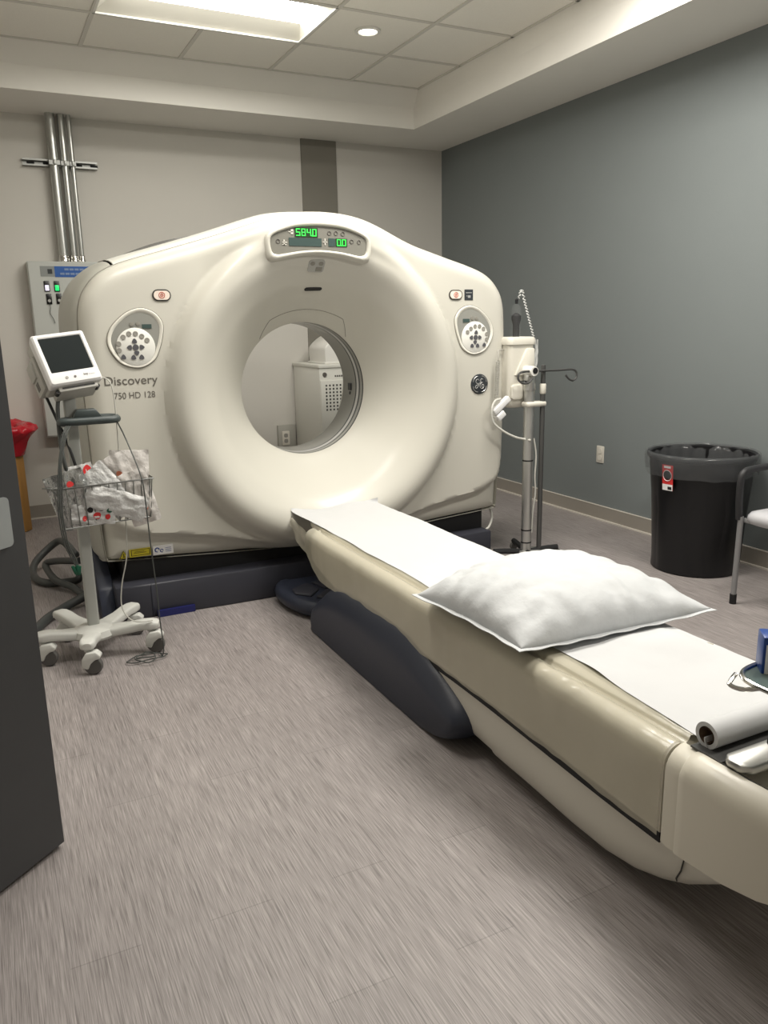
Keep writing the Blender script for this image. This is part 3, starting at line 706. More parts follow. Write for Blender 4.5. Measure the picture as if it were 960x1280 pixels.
# ------------------------------------------------------------------ clear vinyl cover on the table
def vz(x, y):
    return .0028*noise.noise(Vector((x*9, y*5, 1)))+.0016*noise.noise(Vector((x*30, y*17, 4)))
bm = nb(); rows = []
ny = 150
for j in range(ny+1):
    y = -2.985-2.245*j/ny; row = []
    e = max(0, (y+3.22)/.235) if y > -3.22 else 0      # rounds off at the scanner end
    hwv = .2935-.012*e*e; drop = .447-.004*e*e
    low = .249+.004*noise.noise(Vector((y*6, 3, 0)))+.003*noise.noise(Vector((y*19, 8, 0)))+.11*e*e-.027*sstep((-4.3-y)/.95)
    low = min(low, .38)
    half_ = [(hwv+.002+.004*noise.noise(Vector((y*7, 1, 5))), low), (hwv+.001+.003*noise.noise(Vector((y*9, 2, 5))), low+(.40-low)*.33), (hwv+.002*noise.noise(Vector((y*9, 2, 7))), low+(.40-low)*.66), (hwv, .402)]
    for k in range(1, 7):
        a = PI/2*k/6; half_.append((hwv-.045+.045*math.cos(a), drop-.045+.045*math.sin(a)))
    half_ += [(hwv-.054, drop-.002), (hwv-.062, drop-.010), (hwv-.072, drop-.014), (hwv-.080, drop-.008), (hwv-.086, drop+.002)]
    for k in range(1, 7): half_.append(((hwv-.086)*(1-k/6), drop+.002))
    full = [(TX-x, z) for x, z in half_] + [(TX+x, z) for x, z in half_[::-1][1:]]
    for x, z in full:
        top = sstep((z-.40)/.03); n_ = vz(x, y)
        wr = (.004+.010*sstep(1-abs(y+4.86)/.22))*abs(noise.noise(Vector((x*16+y*9, y*13, 2))))*sstep(1-abs(y+4.75)/.5)*sstep((abs(x-TX)-.215)/.03)
        row.append((x-(1-top)*n_*1.5*(1 if x > TX else -1), y, z+top*(abs(n_)*.9+wr)))
    rows.append(row)
loft(bm, rows, closed=False, cap=False)
vin = obj('vinyl_cover', bm, 'vinyl', None, ang=80); tag(vin, 'yellowish clear vinyl cover draped over the patient table sides', 'cover')
# loose flap of the cover hanging at the scanner end
bm = nb(); rows = []
for j in range(13):
    t_ = j/12; y = -2.62-.37*t_
    rows.append([(-2.478-.045*t_+.012*noise.noise(Vector((y*9, k, 1)))-.012*(k/6), y+.02*math.sin(k*.9)*(k/6), .432-.085*(k/6)*(.25+.75*sstep(t_*2.2))-.06*(k/6)*sstep((t_-.45)*2.5)*.3) for k in range(7)])
loft(bm, rows, closed=False, cap=False); obj('cover_flap', bm, mat('vinyl_flap', (.55, .52, .43), .25, alpha=.6, bump=.3, bscale=14), vin, ang=80)

# ------------------------------------------------------------------ exam paper with its roll
pap = thing('exam_paper', 'white exam paper strip unrolled along the table under the pillow', 'paper', (-2.23, -4.2, .45))
bm = nb(); rows = []; ny = 190
def pap_edges(y):
    xl = -2.455+.012*noise.noise(Vector((y*3, 0, 0))); xr = -1.992+.008*noise.noise(Vector((y*3, 5, 0)))
    if y < -4.3: xl += .050*math.sin(PI*sstep((-4.3-y)/.95))*.9
    if y > -3.1: xl -= .022*sstep((y+3.1)/.45); xr += .0
    return xl, xr
for j in range(ny+1):
    y = -2.645-2.635*j/ny; xl, xr = pap_edges(y); row = []
    for k in range(29):
        s = k/28; x = xl+(xr-xl)*s
        z = .4515+.0035*abs(noise.noise(Vector((x*7, y*4, 9))))+.0012*noise.noise(Vector((x*25, y*19, 3)))
        w_ = sstep(1-abs(y+4.82)/.17); z += .016*w_*max(0, math.sin(x*20+y*9))*.5+.018*w_*sstep((s-.1)*3)*sstep((1.0-s)*6)*(.5+.5*math.sin(x*9+1.2))
        e = sstep((y+2.80)/.25); z += e*(.010*math.sin(s*9+.5)+.022*math.exp(-((s-.62)/.22)**2)-.004)+.012*e*sstep(1-s*4)
        yy = y
        if y > -2.75: yy += .030*sstep((y+2.75)/.2)*noise.noise(Vector((s*4, 7, 0)))
        fy = front_y(x, max(z, .34), True)-.006; 
        if yy > fy: z += (yy-fy)*1.0; yy = fy
        row.append((x, yy, z))
    rows.append(row)
loft(bm, rows, closed=False, cap=False); obj('paper_sheet', bm, 'paper', pap, ang=80)
rx0, rx1, rcy, rcz, rR = -2.478, -1.985, -5.290, .4845, .031
bm = nb(); loft(bm, [[(x, rcy+r*math.cos(a*PI/20), rcz+r*math.sin(a*PI/20)) for a in range(40)] for r, x in ((.0205, rx0), (.0305, rx0), (rR, rx0+.002), (rR, rx1-.002), (.0305, rx1), (.0205, rx1))], cap=False); roll_ = obj('paper_roll', bm, 'paper', pap)
bm = nb(); loft(bm, [[(x, rcy+.0206*math.cos(a*PI/12), rcz+.0206*math.sin(a*PI/12)) for a in range(24)] for x in (rx0-.0005, rx1+.0005)], cap=False)
loft(bm, [[(x, rcy+.0175*math.cos(a*PI/12), rcz+.0175*math.sin(a*PI/12)) for a in range(24)] for x in (rx0-.0005, rx1+.0005)], cap=False); obj('roll_core', bm, 'core', roll_)
bm = nb(); loft(bm, [[(x, rcy-.003+.017*math.sin(k*.35)*.4, rcz-.026+k*.0042) for k in range(6)]+[(x, rcy-.006+.017*math.sin(k*.35)*.4, rcz-.026+k*.0042) for k in range(5, -1, -1)] for x in (rx0-.003, rx0+.06)]); obj('loose_end', bm, 'paper', roll_)

# ------------------------------------------------------------------ pillow
bm = nb()
cs = [Vector((-2.585, -4.165, 0)), Vector((-2.555, -4.715, 0)), Vector((-1.842, -4.745, 0)), Vector((-1.868, -4.06, 0))]   # left far, left near, right near, right far
def pil(u, v, up):
    """u 0..1 left to right, v 0..1 near to far"""
    p = cs[1].lerp(cs[2], u).lerp(cs[0].lerp(cs[3], u), v)
    U, V = 2*u-1, 2*v-1
    # sides pulled in between the corners
    cen = (cs[0]+cs[1]+cs[2]+cs[3])/4
    pin = .055*((1-V*V)*abs(U)**6+(1-U*U)*abs(V)**6)
    p = p.lerp(cen, pin)
    g = (max(0, 1-abs(U)**2.6)*max(0, 1-abs(V)**2.6))**.56
    crease = .004*noise.noise(Vector((p.x*6, p.y*6, 2)))+.006*abs(noise.noise(Vector((p.x*10+p.y*6, p.y*9, 5))))+.002*abs(noise.noise(Vector((p.x*31-p.y*9, p.y*27, 8))))
    rad = .009*math.sin(u*44+3*noise.noise(Vector((u*5, v*5, 1))))*max(0, abs(V)-.45)*(1-abs(V)**8)+.009*math.sin(v*38+2*noise.noise(Vector((u*5, v*5, 4))))*max(0, abs(U)-.45)*(1-abs(U)**8)
    hem = .474+.012*abs(U)**3
    if up:
        z = hem+g*(.138+crease*1.8-.012*U)+rad*g*3.0
    else:
        z = max(.4605+.004, hem-g*.040)
        z = hem-g*.034+rad*.6*g
    return (p.x, p.y, max(z, .4585))
nu, nv = 96, 80
def grid(fn, a=nu, b=nv): return [[fn(i/a, j/b) for i in range(a+1)] for j in range(b+1)]
loft(bm, grid(lambda u, v: pil(u, v, True)), closed=False, cap=False); loft(bm, grid(lambda u, v: pil(u, v, False)), closed=False, cap=False)
bmesh.ops.remove_doubles(bm, verts=bm.verts, dist=.0004)
pw = obj('pillow', bm, 'pillow', None, ang=180); tag(pw, 'plump white pillow in a crinkled disposable case on the table', 'pillow')
bm = nb(); pts = [pil(i/40, 0, True) for i in range(41)]+[pil(1, j/30, True) for j in range(1, 31)]+[pil(1-i/40, 1, True) for i in range(1, 41)]+[pil(0, 1-j/30, True) for j in range(1, 30)]
rA, rB = [], []
cen = Vector((-2.21, -4.42, .475))
for q in pts:
    q = Vector(q); d = (q-cen); d.z = 0; d.normalize(); rA.append(q-d*.004+Vector((0, 0, .002))); rB.append(q+d*.014+Vector((0, 0, .002*math.sin(q.x*60+q.y*50))))
loft(bm, [rA, rB, [p-Vector((0, 0, .002)) for p in rB], [p-Vector((0, 0, .003)) for p in rA]], closed=True, cap=False); obj('hem', bm, 'pillow', pw, ang=60)

# ------------------------------------------------------------------ instrument tray at the table end
tr = thing('instrument_stand', 'small chrome rimmed tray on a short pole at the near end of the table', 'tray', (-2.36, -5.33, .46))
bm = nb(); mtx = Matrix.Translation((0, 0, 0))
box(bm, (-2.50, -5.350, .452), (-1.98, -5.268, .4565)); obj('slide_rail', bm, 'dark_metal', tr)
bm = nb(); prism(bm, [(-2.502, -5.40), (-2.487, -5.42), (-1.98, -5.425), (-1.98, -5.350), (-2.487, -5.350), (-2.504, -5.365)], .456, .476, 'z', .007); obj('bracket', bm, 'alu', tr)
pm = Matrix.Translation((-2.366, -5.375, .474)) @ Vector((-.045, -.050, .185)).to_track_quat('Z', 'Y').to_matrix().to_4x4()
bm = nb(); lathe(bm, [(.0165, -.002), (.0165, .022), (.013, .028), (.001, .028)], (0, 0, 0), 20, 'z', pm); obj('collar', bm, 'black', tr)
bm = nb()
pr = [(.0085, .026)]
for k in range(12): z = .040+k*.008; pr += [(.0085, z), (.0072, z+.002), (.0072, z+.004), (.0085, z+.006)]
pr += [(.0085, .155), (.011, .165), (.011, .190)]
lathe(bm, pr, (0, 0, 0), 16, 'z', pm); obj('pole', bm, 'steel', tr)
tz, tcx, tcy = .665, -2.318, -5.470
def oval(hx, hy, z, n=64, p=4.6):
    out = []
    for k in range(n):
        a = 2*PI*k/n; c_, s_ = math.cos(a), math.sin(a)
        out.append((tcx+hx*abs(c_)**(2/p)*(1 if c_ > 0 else -1), tcy+hy*abs(s_)**(2/p)*(1 if s_ > 0 else -1), z))
    return out
bm = nb(); tube(bm, oval(.192, .118, tz), .0055, 8, closed=True); obj('rim', bm, 'steel', tr)
bm = nb(); loft(bm, [oval(.190, .116, tz), oval(.184, .110, tz-.008), oval(.180, .106, tz-.010), oval(.005, .005, tz-.010)], cap=True); obj('tray', bm, 'tray', tr)
bm = nb(); tube(bm, cat([(tcx-.178, tcy+.106, tz-.001), (tcx-.195, tcy+.100, tz-.004), (tcx-.212, tcy+.092, tz-.010), (tcx-.208, tcy+.076, tz-.013), (tcx-.20, tcy+.058, tz-.010), (tcx-.191, tcy+.04, tz-.002)], 6), .0048, 8); obj('grip_loop', bm, 'steel', tr)
bx_ = thing('glove_box', 'blue and white cardboard box standing on the chrome tray', 'box', (-2.22, -5.41, tz))
m4 = Matrix.Translation((-2.452, -5.388, tz-.0095)) @ Matrix.Rotation(math.radians(-40), 4, 'Z')
bm = nb(); box(bm, (0, 0, 0), (.115, .055, .088), .004, 2, m4); obj('carton', bm, 'blue_box', bx_)
bm = nb(); box(bm, (.006, -.0008, .004), (.110, .0002, .072), mtx=m4); obj('front_label', bm, 'white_cool', bx_)

# ------------------------------------------------------------------ power injector on its column
inj = thing('contrast_injector', 'white contrast injector head on an aluminium column right of the scanner', 'injector', (-1.03, -2.70, 0))
ix, iy = -1.032, -2.70
bm = nb()
def ring_rr(x0, y0, x1, y1, r, z): return [(a, b, z) for a, b in rrect(x0, y0, x1, y1, r, 4)]
hx0, hx1, hy0, hy1 = -1.142, -.965, -2.66, -2.50
loft(bm, [ring_rr(hx0+k, hy0+k, hx1-k, hy1-k, .03, z) for z, k in ((.895, .03), (.905, .012), (.925, .004), (1.0, .0), (1.245, .0), (1.25, .0))]); head = obj('injector_head', bm, 'plaswhite', inj)
bm = nb(); loft(bm, [ring_rr(hx0-k, hy0-k, hx1+k, hy1+k, .035, z) for z, k in ((1.248, .0), (1.252, .008), (1.275, .010), (1.290, .004), (1.294, -.01))]); obj('head_lid', bm, 'plaswhite', head)
bm = nb(); prism(bm, [(hx0+.11, 1.23), (hx1-.012, 1.23), (hx1-.012, 1.08), (hx0+.03, 1.08)], hy0-.014, hy0+.01, 'y', .008); prism(bm, rrect(hx0+.01, .945, hx0+.09, 1.03, .02), hy0-.014, hy0+.01, 'y', .006); obj('head_relief', bm, 'plaswhite', head)
bm = nb(); lathe(bm, [(.028, 1.29), (.028, 1.44), (.022, 1.465), (.008, 1.475), (.006, 1.50)], (-1.045, -2.58, 0), 24); sy = obj('syringe', bm, 'clear', inj)
bm = nb(); lathe(bm, [(.019, 1.291), (.019, 1.36), (.027, 1.39), (.027, 1.41), (.010, 1.425), (.001, 1.426)], (-1.045, -2.58, 0), 20); lathe(bm, [(.008, 1.476), (.009, 1.50), (.001, 1.505)], (-1.045, -2.58, 0), 12); obj('plunger', bm, 'black', sy)
bm = nb(); lathe(bm, [(.026, -2.752), (.029, -2.742), (.029, -2.66)], (ix-.005, 0, 1.105), 24, 'y'); obj('pivot_knob', bm, 'white', inj)
bm = nb(); lathe(bm, [(.001, -2.7555), (.017, -2.755), (.017, -2.750)], (ix-.001, 0, 1.108), 20, 'y'); obj('knob_cap', bm, 'black', inj)
bm = nb(); lathe(bm, [(.032, .995), (.034, 1.0), (.034, 1.075), (.03, 1.085)], (ix, iy, 0), 28); obj('column_head', bm, 'alu', inj)
bm = nb(); lathe(bm, [(.030, .045), (.030, 1.0)], (ix, iy, 0), 28); obj('column', bm, 'alu', inj)
for z in (.590, .175, .100):
    bm = nb(); lathe(bm, [(.0305, z), (.0312, z+.002), (.0312, z+.006), (.0305, z+.008)], (ix, iy, 0), 28); obj('cable_tie', bm, 'black', inj)
bm = nb(); lathe(bm, [(.001, -.012), (.014, -.009), (.018, 0), (.014, .009), (.001, .012)], (ix-.055, iy-.02, 1.045), 14); obj('lock_knob', bm, 'gloss_black', inj)
bm = nb(); box(bm, (ix-.05, iy-.04, .03), (ix+.10, iy+.04, .055), .006); obj('base_clamp', bm, 'alu', inj)
for a in (20, 110, 200, 290):
    aa = math.radians(a-35); c_, s_ = math.cos(aa), math.sin(aa); L_ = .20
    bm = nb(); tube(bm, cat([(ix+c_*.03, iy+s_*.03, .045), (ix+c_*L_*.6, iy+s_*L_*.6, .055), (ix+c_*L_, iy+s_*L_, .058)], 4), .017, 8); lg = obj('leg', bm, 'black', inj)
    bm = nb(); lathe(bm, [(.010, -.011), (.022, -.011), (.024, 0), (.022, .011), (.010, .011)], (ix+c_*L_, iy+s_*L_, .0245), 16, 'y'); obj('caster', bm, 'rubber', lg)
# coiled cord, handset and lead
bm = nb(); pts = [(-1.14, -2.60, 1.225), (-1.19, -2.62, 1.222), (-1.205, -2.64, 1.20), (-1.210, -2.645, 1.17)]
hel = []
for k in range(260):
    a = k*.72; t_ = k/259; hel.append((-1.212-.006*t_+.010*math.cos(a), -2.645+.010*math.sin(a), 1.165-.205*t_))
tube(bm, cat(pts, 5)+[Vector(p) for p in hel], .0032, 6); obj('coiled_cord', bm, 'cord', inj)
m5 = Matrix.Translation((-1.19, -2.66, .925)) @ Matrix.Rotation(math.radians(-38), 4, 'Y')
bm = nb(); box(bm, (-.075, -.016, -.020), (.055, .016, .018), .008, 3, m5); box(bm, (-.078, -.02, -.062), (-.02, .02, -.024), .008, 3, m5); hs = obj('handset', bm, 'white_cool', inj)
bm = nb(); tube(bm, cat([(-1.20, -2.66, .955), (-1.245, -2.67, .945), (-1.272, -2.68, .90), (-1.262, -2.68, .83), (-1.20, -2.69, .775), (-1.12, -2.70, .735), (-1.06, -2.705, .72), (-1.04, -2.735, .715)], 7), .0065, 8); obj('handset_cord', bm, 'cable_white', inj)
bm = nb(); tube(bm, cat([(-1.0, -2.71, .72), (-.985, -2.715, .62), (-.99, -2.715, .5), (-.984, -2.715, .4), (-.995, -2.71, .28), (-1.0, -2.71, .16)], 6), .005, 6); obj('column_cable', bm, 'cable_white', inj)
# dark drip pole strapped to the column
ivp = thing('drip_pole', 'slim dark grey drip pole with two hooks strapped beside the injector column', 'pole', (-.952, -2.72, 0))
px_, py_ = -.952, -2.72
bm = nb(); lathe(bm, [(.0145, .03), (.0145, .975)], (px_, py_, 0), 16); obj('lower_tube', bm, 'dark_metal', ivp)
bm = nb(); lathe(bm, [(.015, .974), (.0185, .980), (.0185, 1.026), (.015, 1.032)], (px_, py_, 0), 18); obj('tube_lock', bm, 'plaswhite', ivp)
bm = nb(); lathe(bm, [(.0135, .96), (.0135, 1.135), (.01, 1.138)], (px_, py_, 0), 16); obj('upper_tube', bm, 'dark_metal', ivp)
bm = nb()
hz = 1.105
tube(bm, cat([(-1.045, py_-.025, hz-.038), (-1.07, py_-.025, hz-.060), (-1.105, py_-.025, hz-.064), (-1.140, py_-.025, hz-.045), (-1.143, py_-.025, hz-.015), (-1.115, py_-.023, hz-.001), (-1.06, py_-.02, hz+.001), (-.95, py_-.017, hz), (-.85, py_-.017, hz-.001), (-.765, py_-.02, hz), (-.735, py_-.023, hz-.015), (-.733, py_-.025, hz-.044), (-.755, py_-.025, hz-.063), (-.785, py_-.025, hz-.055), (-.812, py_-.025, hz-.03)], 6), .0062, 8); obj('hook_bar', bm, 'dark_metal', ivp)
st = thing('x', 'x', 'x'); D.objects.remove(st)
bm = nb(); box(bm, (-1.068, -2.740, .903), (-.934, -2.668, .933), .012, 3); obj('strap', bm, 'plaswhite', ivp)
# clear tubing hung from the injector
tb = thing('clear_tubing', 'coiled clear plastic tubing hanging behind the injector head', 'tubing', (-.985, -2.63, 1.1))
bm = nb(); pts = []
for k in range(150):
    t_ = k/149; a = k*.85; cx_, cz_ = [(-1.10+.12*sstep(t_*1.6), 1.50-.0*t_)][0]
    zz = 1.505+.045*math.sin(PI*min(1, t_*3.2)) if t_ < .31 else 1.505-(t_-.31)/.69*.23
    pts.append((-1.045+.115*t_+.006*math.cos(a), -2.60+.006*math.sin(a), zz))
tube(bm, pts, .0028, 5); obj('spiral_line', bm, 'tubing', tb)
bm = nb()
for k in range(7):
    tube(bm, cat([(-.940+.012*random.uniform(-1, 1), -2.62+.01*random.uniform(-1, 1), 1.275), (-.932+.014*random.uniform(-1, 1), -2.62, 1.22), (-.930+.016*random.uniform(-1, 1), -2.62, 1.16), (-.928+.01*random.uniform(-1, 1), -2.62, 1.10)], 5), .0035, 5)
obj('tube_bundle', bm, 'tubing', tb)

# ------------------------------------------------------------------ trash can, liner
bx0, by0 = -.298, -3.30
can = thing('trash_can', 'large round black trash can against the blue grey wall', 'trash can', (bx0, by0, 0))
bm = nb(); rows = []
for z, r in ((.0, .225), (.006, .236), (.05, .240), (.35, .256), (.60, .272), (.632, .276), (.636, .288), (.656, .290), (.660, .284), (.652, .270), (.60, .264), (.10, .235), (.05, .232)):
    row = []
    for k in range(96):
        a = 2*PI*k/96; fl = .010*sstep((abs(math.sin(2*(a-PI*.05)))-.62)*5)*sstep((.50-z)*12)*sstep((z-.03)*30) if r > .2355 and z < .6 and (z, r) not in ((.60, .264), (.10, .235)) else 0
        row.append((bx0+(r-fl)*math.cos(a), by0+(r-fl)*math.sin(a), z))
    rows.append(row)
loft(bm, rows); obj('can_body', bm, 'bin', can)
def canpt(az, z, off): 
    r = .24+.052*z/.6+off; return (bx0+r*math.cos(az), by0+r*math.sin(az), z)
def canlab(name, a0, a1, z0, z1, m, off, par):
    bm = nb(); loft(bm, [[canpt(a0+(a1-a0)*k/6, z, off) for k in range(7)] for z in (z0, z1)], closed=False, cap=False); return obj(name, bm, m, par)
aL = math.radians(181)
lb = canlab('can_label', aL-.005, aL+.225, .478, .618, 'red', .004, can)
canlab('label_text_area', aL, aL+.22, .478, .512, 'white_cool', .0052, lb); canlab('label_print', aL+.12, aL+.20, .484, .500, 'black', .0062, lb)
canlab('label_header', aL+.04, aL+.18, .600, .612, 'white_cool', .0052, lb)
bm = nb(); loft(bm, [[canpt(aL+.11+.080*k_*math.cos(2*PI*k/24), .562+.026*k_*math.sin(2*PI*k/24), .0055+.0005*(1-k_)) for k in range(24)] for k_ in (1, .02)]); obj('label_oval', bm, 'black', lb)
bm = nb(); tube(bm, [canpt(aL+.11+.088*math.cos(2*PI*k/24), .560+.029*math.sin(2*PI*k/24), .006) for k in range(24)], .0013, 4, closed=True); obj('label_ring', bm, 'white_cool', lb)
bm = nb(); rows = []
for j, (z, r) in enumerate(((.20, .20), (.35, .22), (.52, .250), (.63, .262), (.662, .279), (.668, .287), (.662, .296), (.64, .300), (.60, .299), (.565, .296), (.545, .293))):
    row = []
    for k in range(140):
        a = 2*PI*k/140; w_ = noise.noise(Vector((math.cos(a)*4, math.sin(a)*4, z*5)))
        rr_ = r+(.0035 if 5 <= j else .012)*w_+(.004*math.sin(a*23) if j < 4 else 0)
        zz = z+(.020*noise.noise(Vector((math.cos(a)*2.2, math.sin(a)*2.2, 7)))*(1 if j > 8 else 0))
        rr_ = min(rr_, .2965) if math.cos(a) > .8 else rr_
        row.append((bx0+rr_*math.cos(a), by0+rr_*math.sin(a), zz))
    rows.append(row)
loft(bm, rows, cap=False); ln = obj('bin_liner', bm, 'liner', None, ang=80); tag(ln, 'clear plastic bin liner folded over the rim of the black trash can', 'liner')

# ------------------------------------------------------------------ chair
CHX = -.032
ch = thing('side_chair', 'grey framed visitor chair with pale grey seat and black arms at the right edge', 'chair', (-.35, -4.08, 0))
def leg(x0, y0, x1, y1, zt=.445):
    bm = nb(); tube(bm, [(x1, y1, .03), (x0, y0, zt)], .0135, 12); l_ = obj('leg', bm, 'chair_metal', ch)
    bm = nb(); tube(bm, [(x1-(x0-x1)*.07, y1, 0.0005), (x1, y1, .05)], .0165, 12); obj('foot_tip', bm, 'black', l_)
leg(-.590, -3.845, -.588, -3.838); leg(-.590, -4.355, -.588, -4.36); leg(-.15, -3.845, -.08, -3.838); leg(-.15, -4.355, -.08, -4.36)
bm = nb(); tube(bm, [(-.575, -3.85, .425), (-.575, -4.35, .425), (-.15, -4.35, .425), (-.15, -3.85, .425)], .011, 8, closed=True); obj('seat_frame', bm, 'chair_metal', ch)
bm = nb(); rows = []
for z, k in ((.405, .90), (.412, .96), (.430, 1.0), (.450, .995), (.466, .95), (.474, .86), (.478, .6)):
    rows.append([(-.345+(a+.345)*k, -4.10+(b+4.10)*k, z+.006*((a+.345)/.25)**2) for a, b in rrect(-.598, -4.34, -.105, -3.855, .06, 6)])
loft(bm, rows); obj('seat', bm, 'seat', ch)
bm = nb(); rows = []
for y, k in ((-.055, .9), (-.05, 1), (-.035, 1), (-.03, .9)):
    rows.append([(y-.02*(b-.55)*1.2-.06+.0, -4.10+(a)*k, .70+(b-.70)*k) for a, b in rrect(-.23, .54, .23, .86, .08, 5)])
loft(bm, rows); obj('backrest', bm, 'seat', ch)
for y in (-3.838, -4.362):
    bm = nb(); tube(bm, cat([(-.592, y, .43), (-.603, y, .52), (-.604, y, .615), (-.590, y, .655), (-.545, y, .668), (-.40, y, .672), (-.20, y, .672), (-.13, y, .665), (-.10, y, .62), (-.12, y, .52), (-.15, y, .43)], 6), .0165, 10); obj('armrest', bm, 'chair_arm', ch)
for y in (-3.95, -4.25):
    bm = nb(); tube(bm, cat([(-.16, y, .43), (-.11, y, .50), (-.12, y, .62)], 5), .01, 8); obj('back_support', bm, 'chair_metal', ch)

ch.location.x += CHX

# ------------------------------------------------------------------ outlets
o = thing('wall_outlet', 'ivory outlet plate on the blue grey right wall', 'outlet', (0, -2.16, .463))
bm = nb(); prism(bm, rrect(-2.197, .404, -2.123, .523, .008), -.006, -.0004, 'x', .002); obj('plate', bm, 'outlet', o)
bm = nb(); 
for z in (.44, .487): prism(bm, rrect(-2.177, z-.018, -2.143, z+.018, .012), -.0085, -.005, 'x')
obj('socket', bm, 'outlet', o)
o = thing('boxed_outlet', 'outlet on a grey wall box seen low through the scanner opening', 'outlet', (-1.55, 0, .46))
bm = nb(); box(bm, (-1.625, -.03, .30), (-1.468, -.0005, .565), .003); obj('backing_box', bm, 'box_grey', o)
bm = nb(); prism(bm, rrect(-1.592, .396, -1.527, .515, .006), -.037, -.029, 'y', .002); obj('plate', bm, 'outlet', o)
bm = nb()
for z in (.432, .478): prism(bm, rrect(-1.577, z-.017, -1.543, z+.017, .012), -.039, -.036, 'y')
obj('socket', bm, 'key_light', o)

# ------------------------------------------------------------------ equipment cabinet behind the scanner
cb_ = thing('equipment_cabinet', 'pale grey cabinet with a perforated front seen through the scanner opening', 'cabinet', (-1.1, -.3, 0))
bm = nb(); box(bm, (-1.46, -.59, .02), (-.78, -.02, 1.07), .008); obj('body', bm, 'cabinet', cb_)
bm = nb(); box(bm, (-1.466, -.60, 1.055), (-.774, -.014, 1.083), .005); obj('top', bm, 'cabinet', cb_)
bm = nb(); box(bm, (-1.455, -.602, .04), (-.785, -.588, .96), .004); fd = obj('front_panel', bm, 'cabinet', cb_)
bm = nb()
for i in range(13):
    for j in range(8): box(bm, (-1.415+i*.030, -.6035, .725+j*.027), (-1.402+i*.030, -.6015, .739+j*.027))
obj('perforation', bm, 'cabinet_dark', fd)
bm = nb(); prism(bm, ell(-1.415, 1.005, .018, .018), -.594, -.589); obj('badge', bm, 'dark_mark', cb_)
bm = nb(); 
for k in range(11): box(bm, (-1.33+k*.018, -.5915, .985), (-1.33+k*.018+.012, -.5895, .998))
obj('nameplate', bm, 'dark_mark', cb_)
wb = thing('phantom_case', 'white rounded plastic case standing on top of the grey cabinet', 'case', (-1.2, -.35, 1.083))
bm = nb()
prof_ = cat([(-1.385, 0, 1.087), (-1.39, 0, 1.18), (-1.375, 0, 1.225), (-1.30, 0, 1.285), (-1.22, 0, 1.312), (-1.14, 0, 1.30), (-1.08, 0, 1.25), (-1.05, 0, 1.18), (-1.04, 0, 1.087)], 4)
prism(bm, [(p.x, p.z) for p in prof_], -.55, -.20, 'y', .012); obj('case_body', bm, 'white', wb)
bm = nb(); box(bm, (-1.395, -.555, 1.0835), (-.98, -.19, 1.10), .004); obj('case_base', bm, 'white', wb)

# ------------------------------------------------------------------ electrical panel, conduits, strut
ep = thing('electrical_cabinet', 'grey wall mounted power panel with a blue header and lit switches', 'panel', (-3.2, -.06, 1.3))
bm = nb(); box(bm, (-3.43, -.13, .62), (-2.70, -.0005, 1.855), .004); obj('enclosure', bm, 'panel_grey', ep)
bm = nb(); box(bm, (-3.425, -.137, .63), (-2.705, -.128, 1.848), .002, 1); dr = obj('door', bm, 'panel_grey', ep)
yp = -.137
bm = nb(); box(bm, (-3.350, yp-.002, 1.752), (-3.256, yp+.001, 1.822)); hd = obj('header_plate', bm, 'header', dr)
bm = nb(); box(bm, (-3.302, yp-.004, 1.77), (-3.272, yp-.001, 1.802)); obj('header_emblem', bm, 'emblem', hd)
bm = nb(); box(bm, (-3.256, yp-.002, 1.748), (-2.86, yp+.001, 1.822)); hb = obj('blue_header', bm, 'blue', dr)
bm = nb()
for k in range(6): box(bm, (-3.19+k*.034, yp-.004, 1.794), (-3.162+k*.034, yp-.001, 1.808))
for k in range(7): box(bm, (-3.22+k*.034, yp-.004, 1.764), (-3.192+k*.034, yp-.001, 1.778))
obj('header_print', bm, mat('header_print', (.20, .28, .45), .5), hb)
for x, z, m_ in ((-3.318, 1.685, 'white_lit'), (-3.252, 1.685, 'green_lit')):
    bm = nb(); box(bm, (x-.018, yp-.008, z-.036), (x+.018, yp+.001, z+.036), .002); sw = obj('indicator', bm, 'gloss_black', dr)
    bm = nb(); box(bm, (x-.013, yp-.014, z-.030), (x+.013, yp-.006, z+.008), .002); obj('lit_lens', bm, m_, sw)
for x, z in ((-3.312, 1.598), (-3.246, 1.60)):
    bm = nb(); box(bm, (x-.018, yp-.008, z-.036), (x+.018, yp+.001, z+.036), .002); sw = obj('key_switch', bm, 'gloss_black', dr)
    bm = nb(); lathe(bm, [(.010, yp-.016), (.012, yp-.008), (.012, yp-.004)], (x, 0, z-.012), 14, 'y'); obj('lock_barrel', bm, 'alu', sw)
bm = nb(); tube(bm, cat([(-3.315, yp-.012, 1.58), (-3.310, yp-.012, 1.54), (-3.316, yp-.010, 1.50), (-3.298, yp-.010, 1.46), (-3.29, yp-.008, 1.43)], 5), .002, 5); obj('key_cord', bm, 'cable_grey', dr)
ps = [(-3.176, .032, 'wide galvanised conduit, leftmost of three rising from the power panel'), (-3.106, .023, 'galvanised conduit in the middle of three above the power panel'), (-3.054, .016, 'thinnest galvanised conduit, rightmost of three above the power panel')]
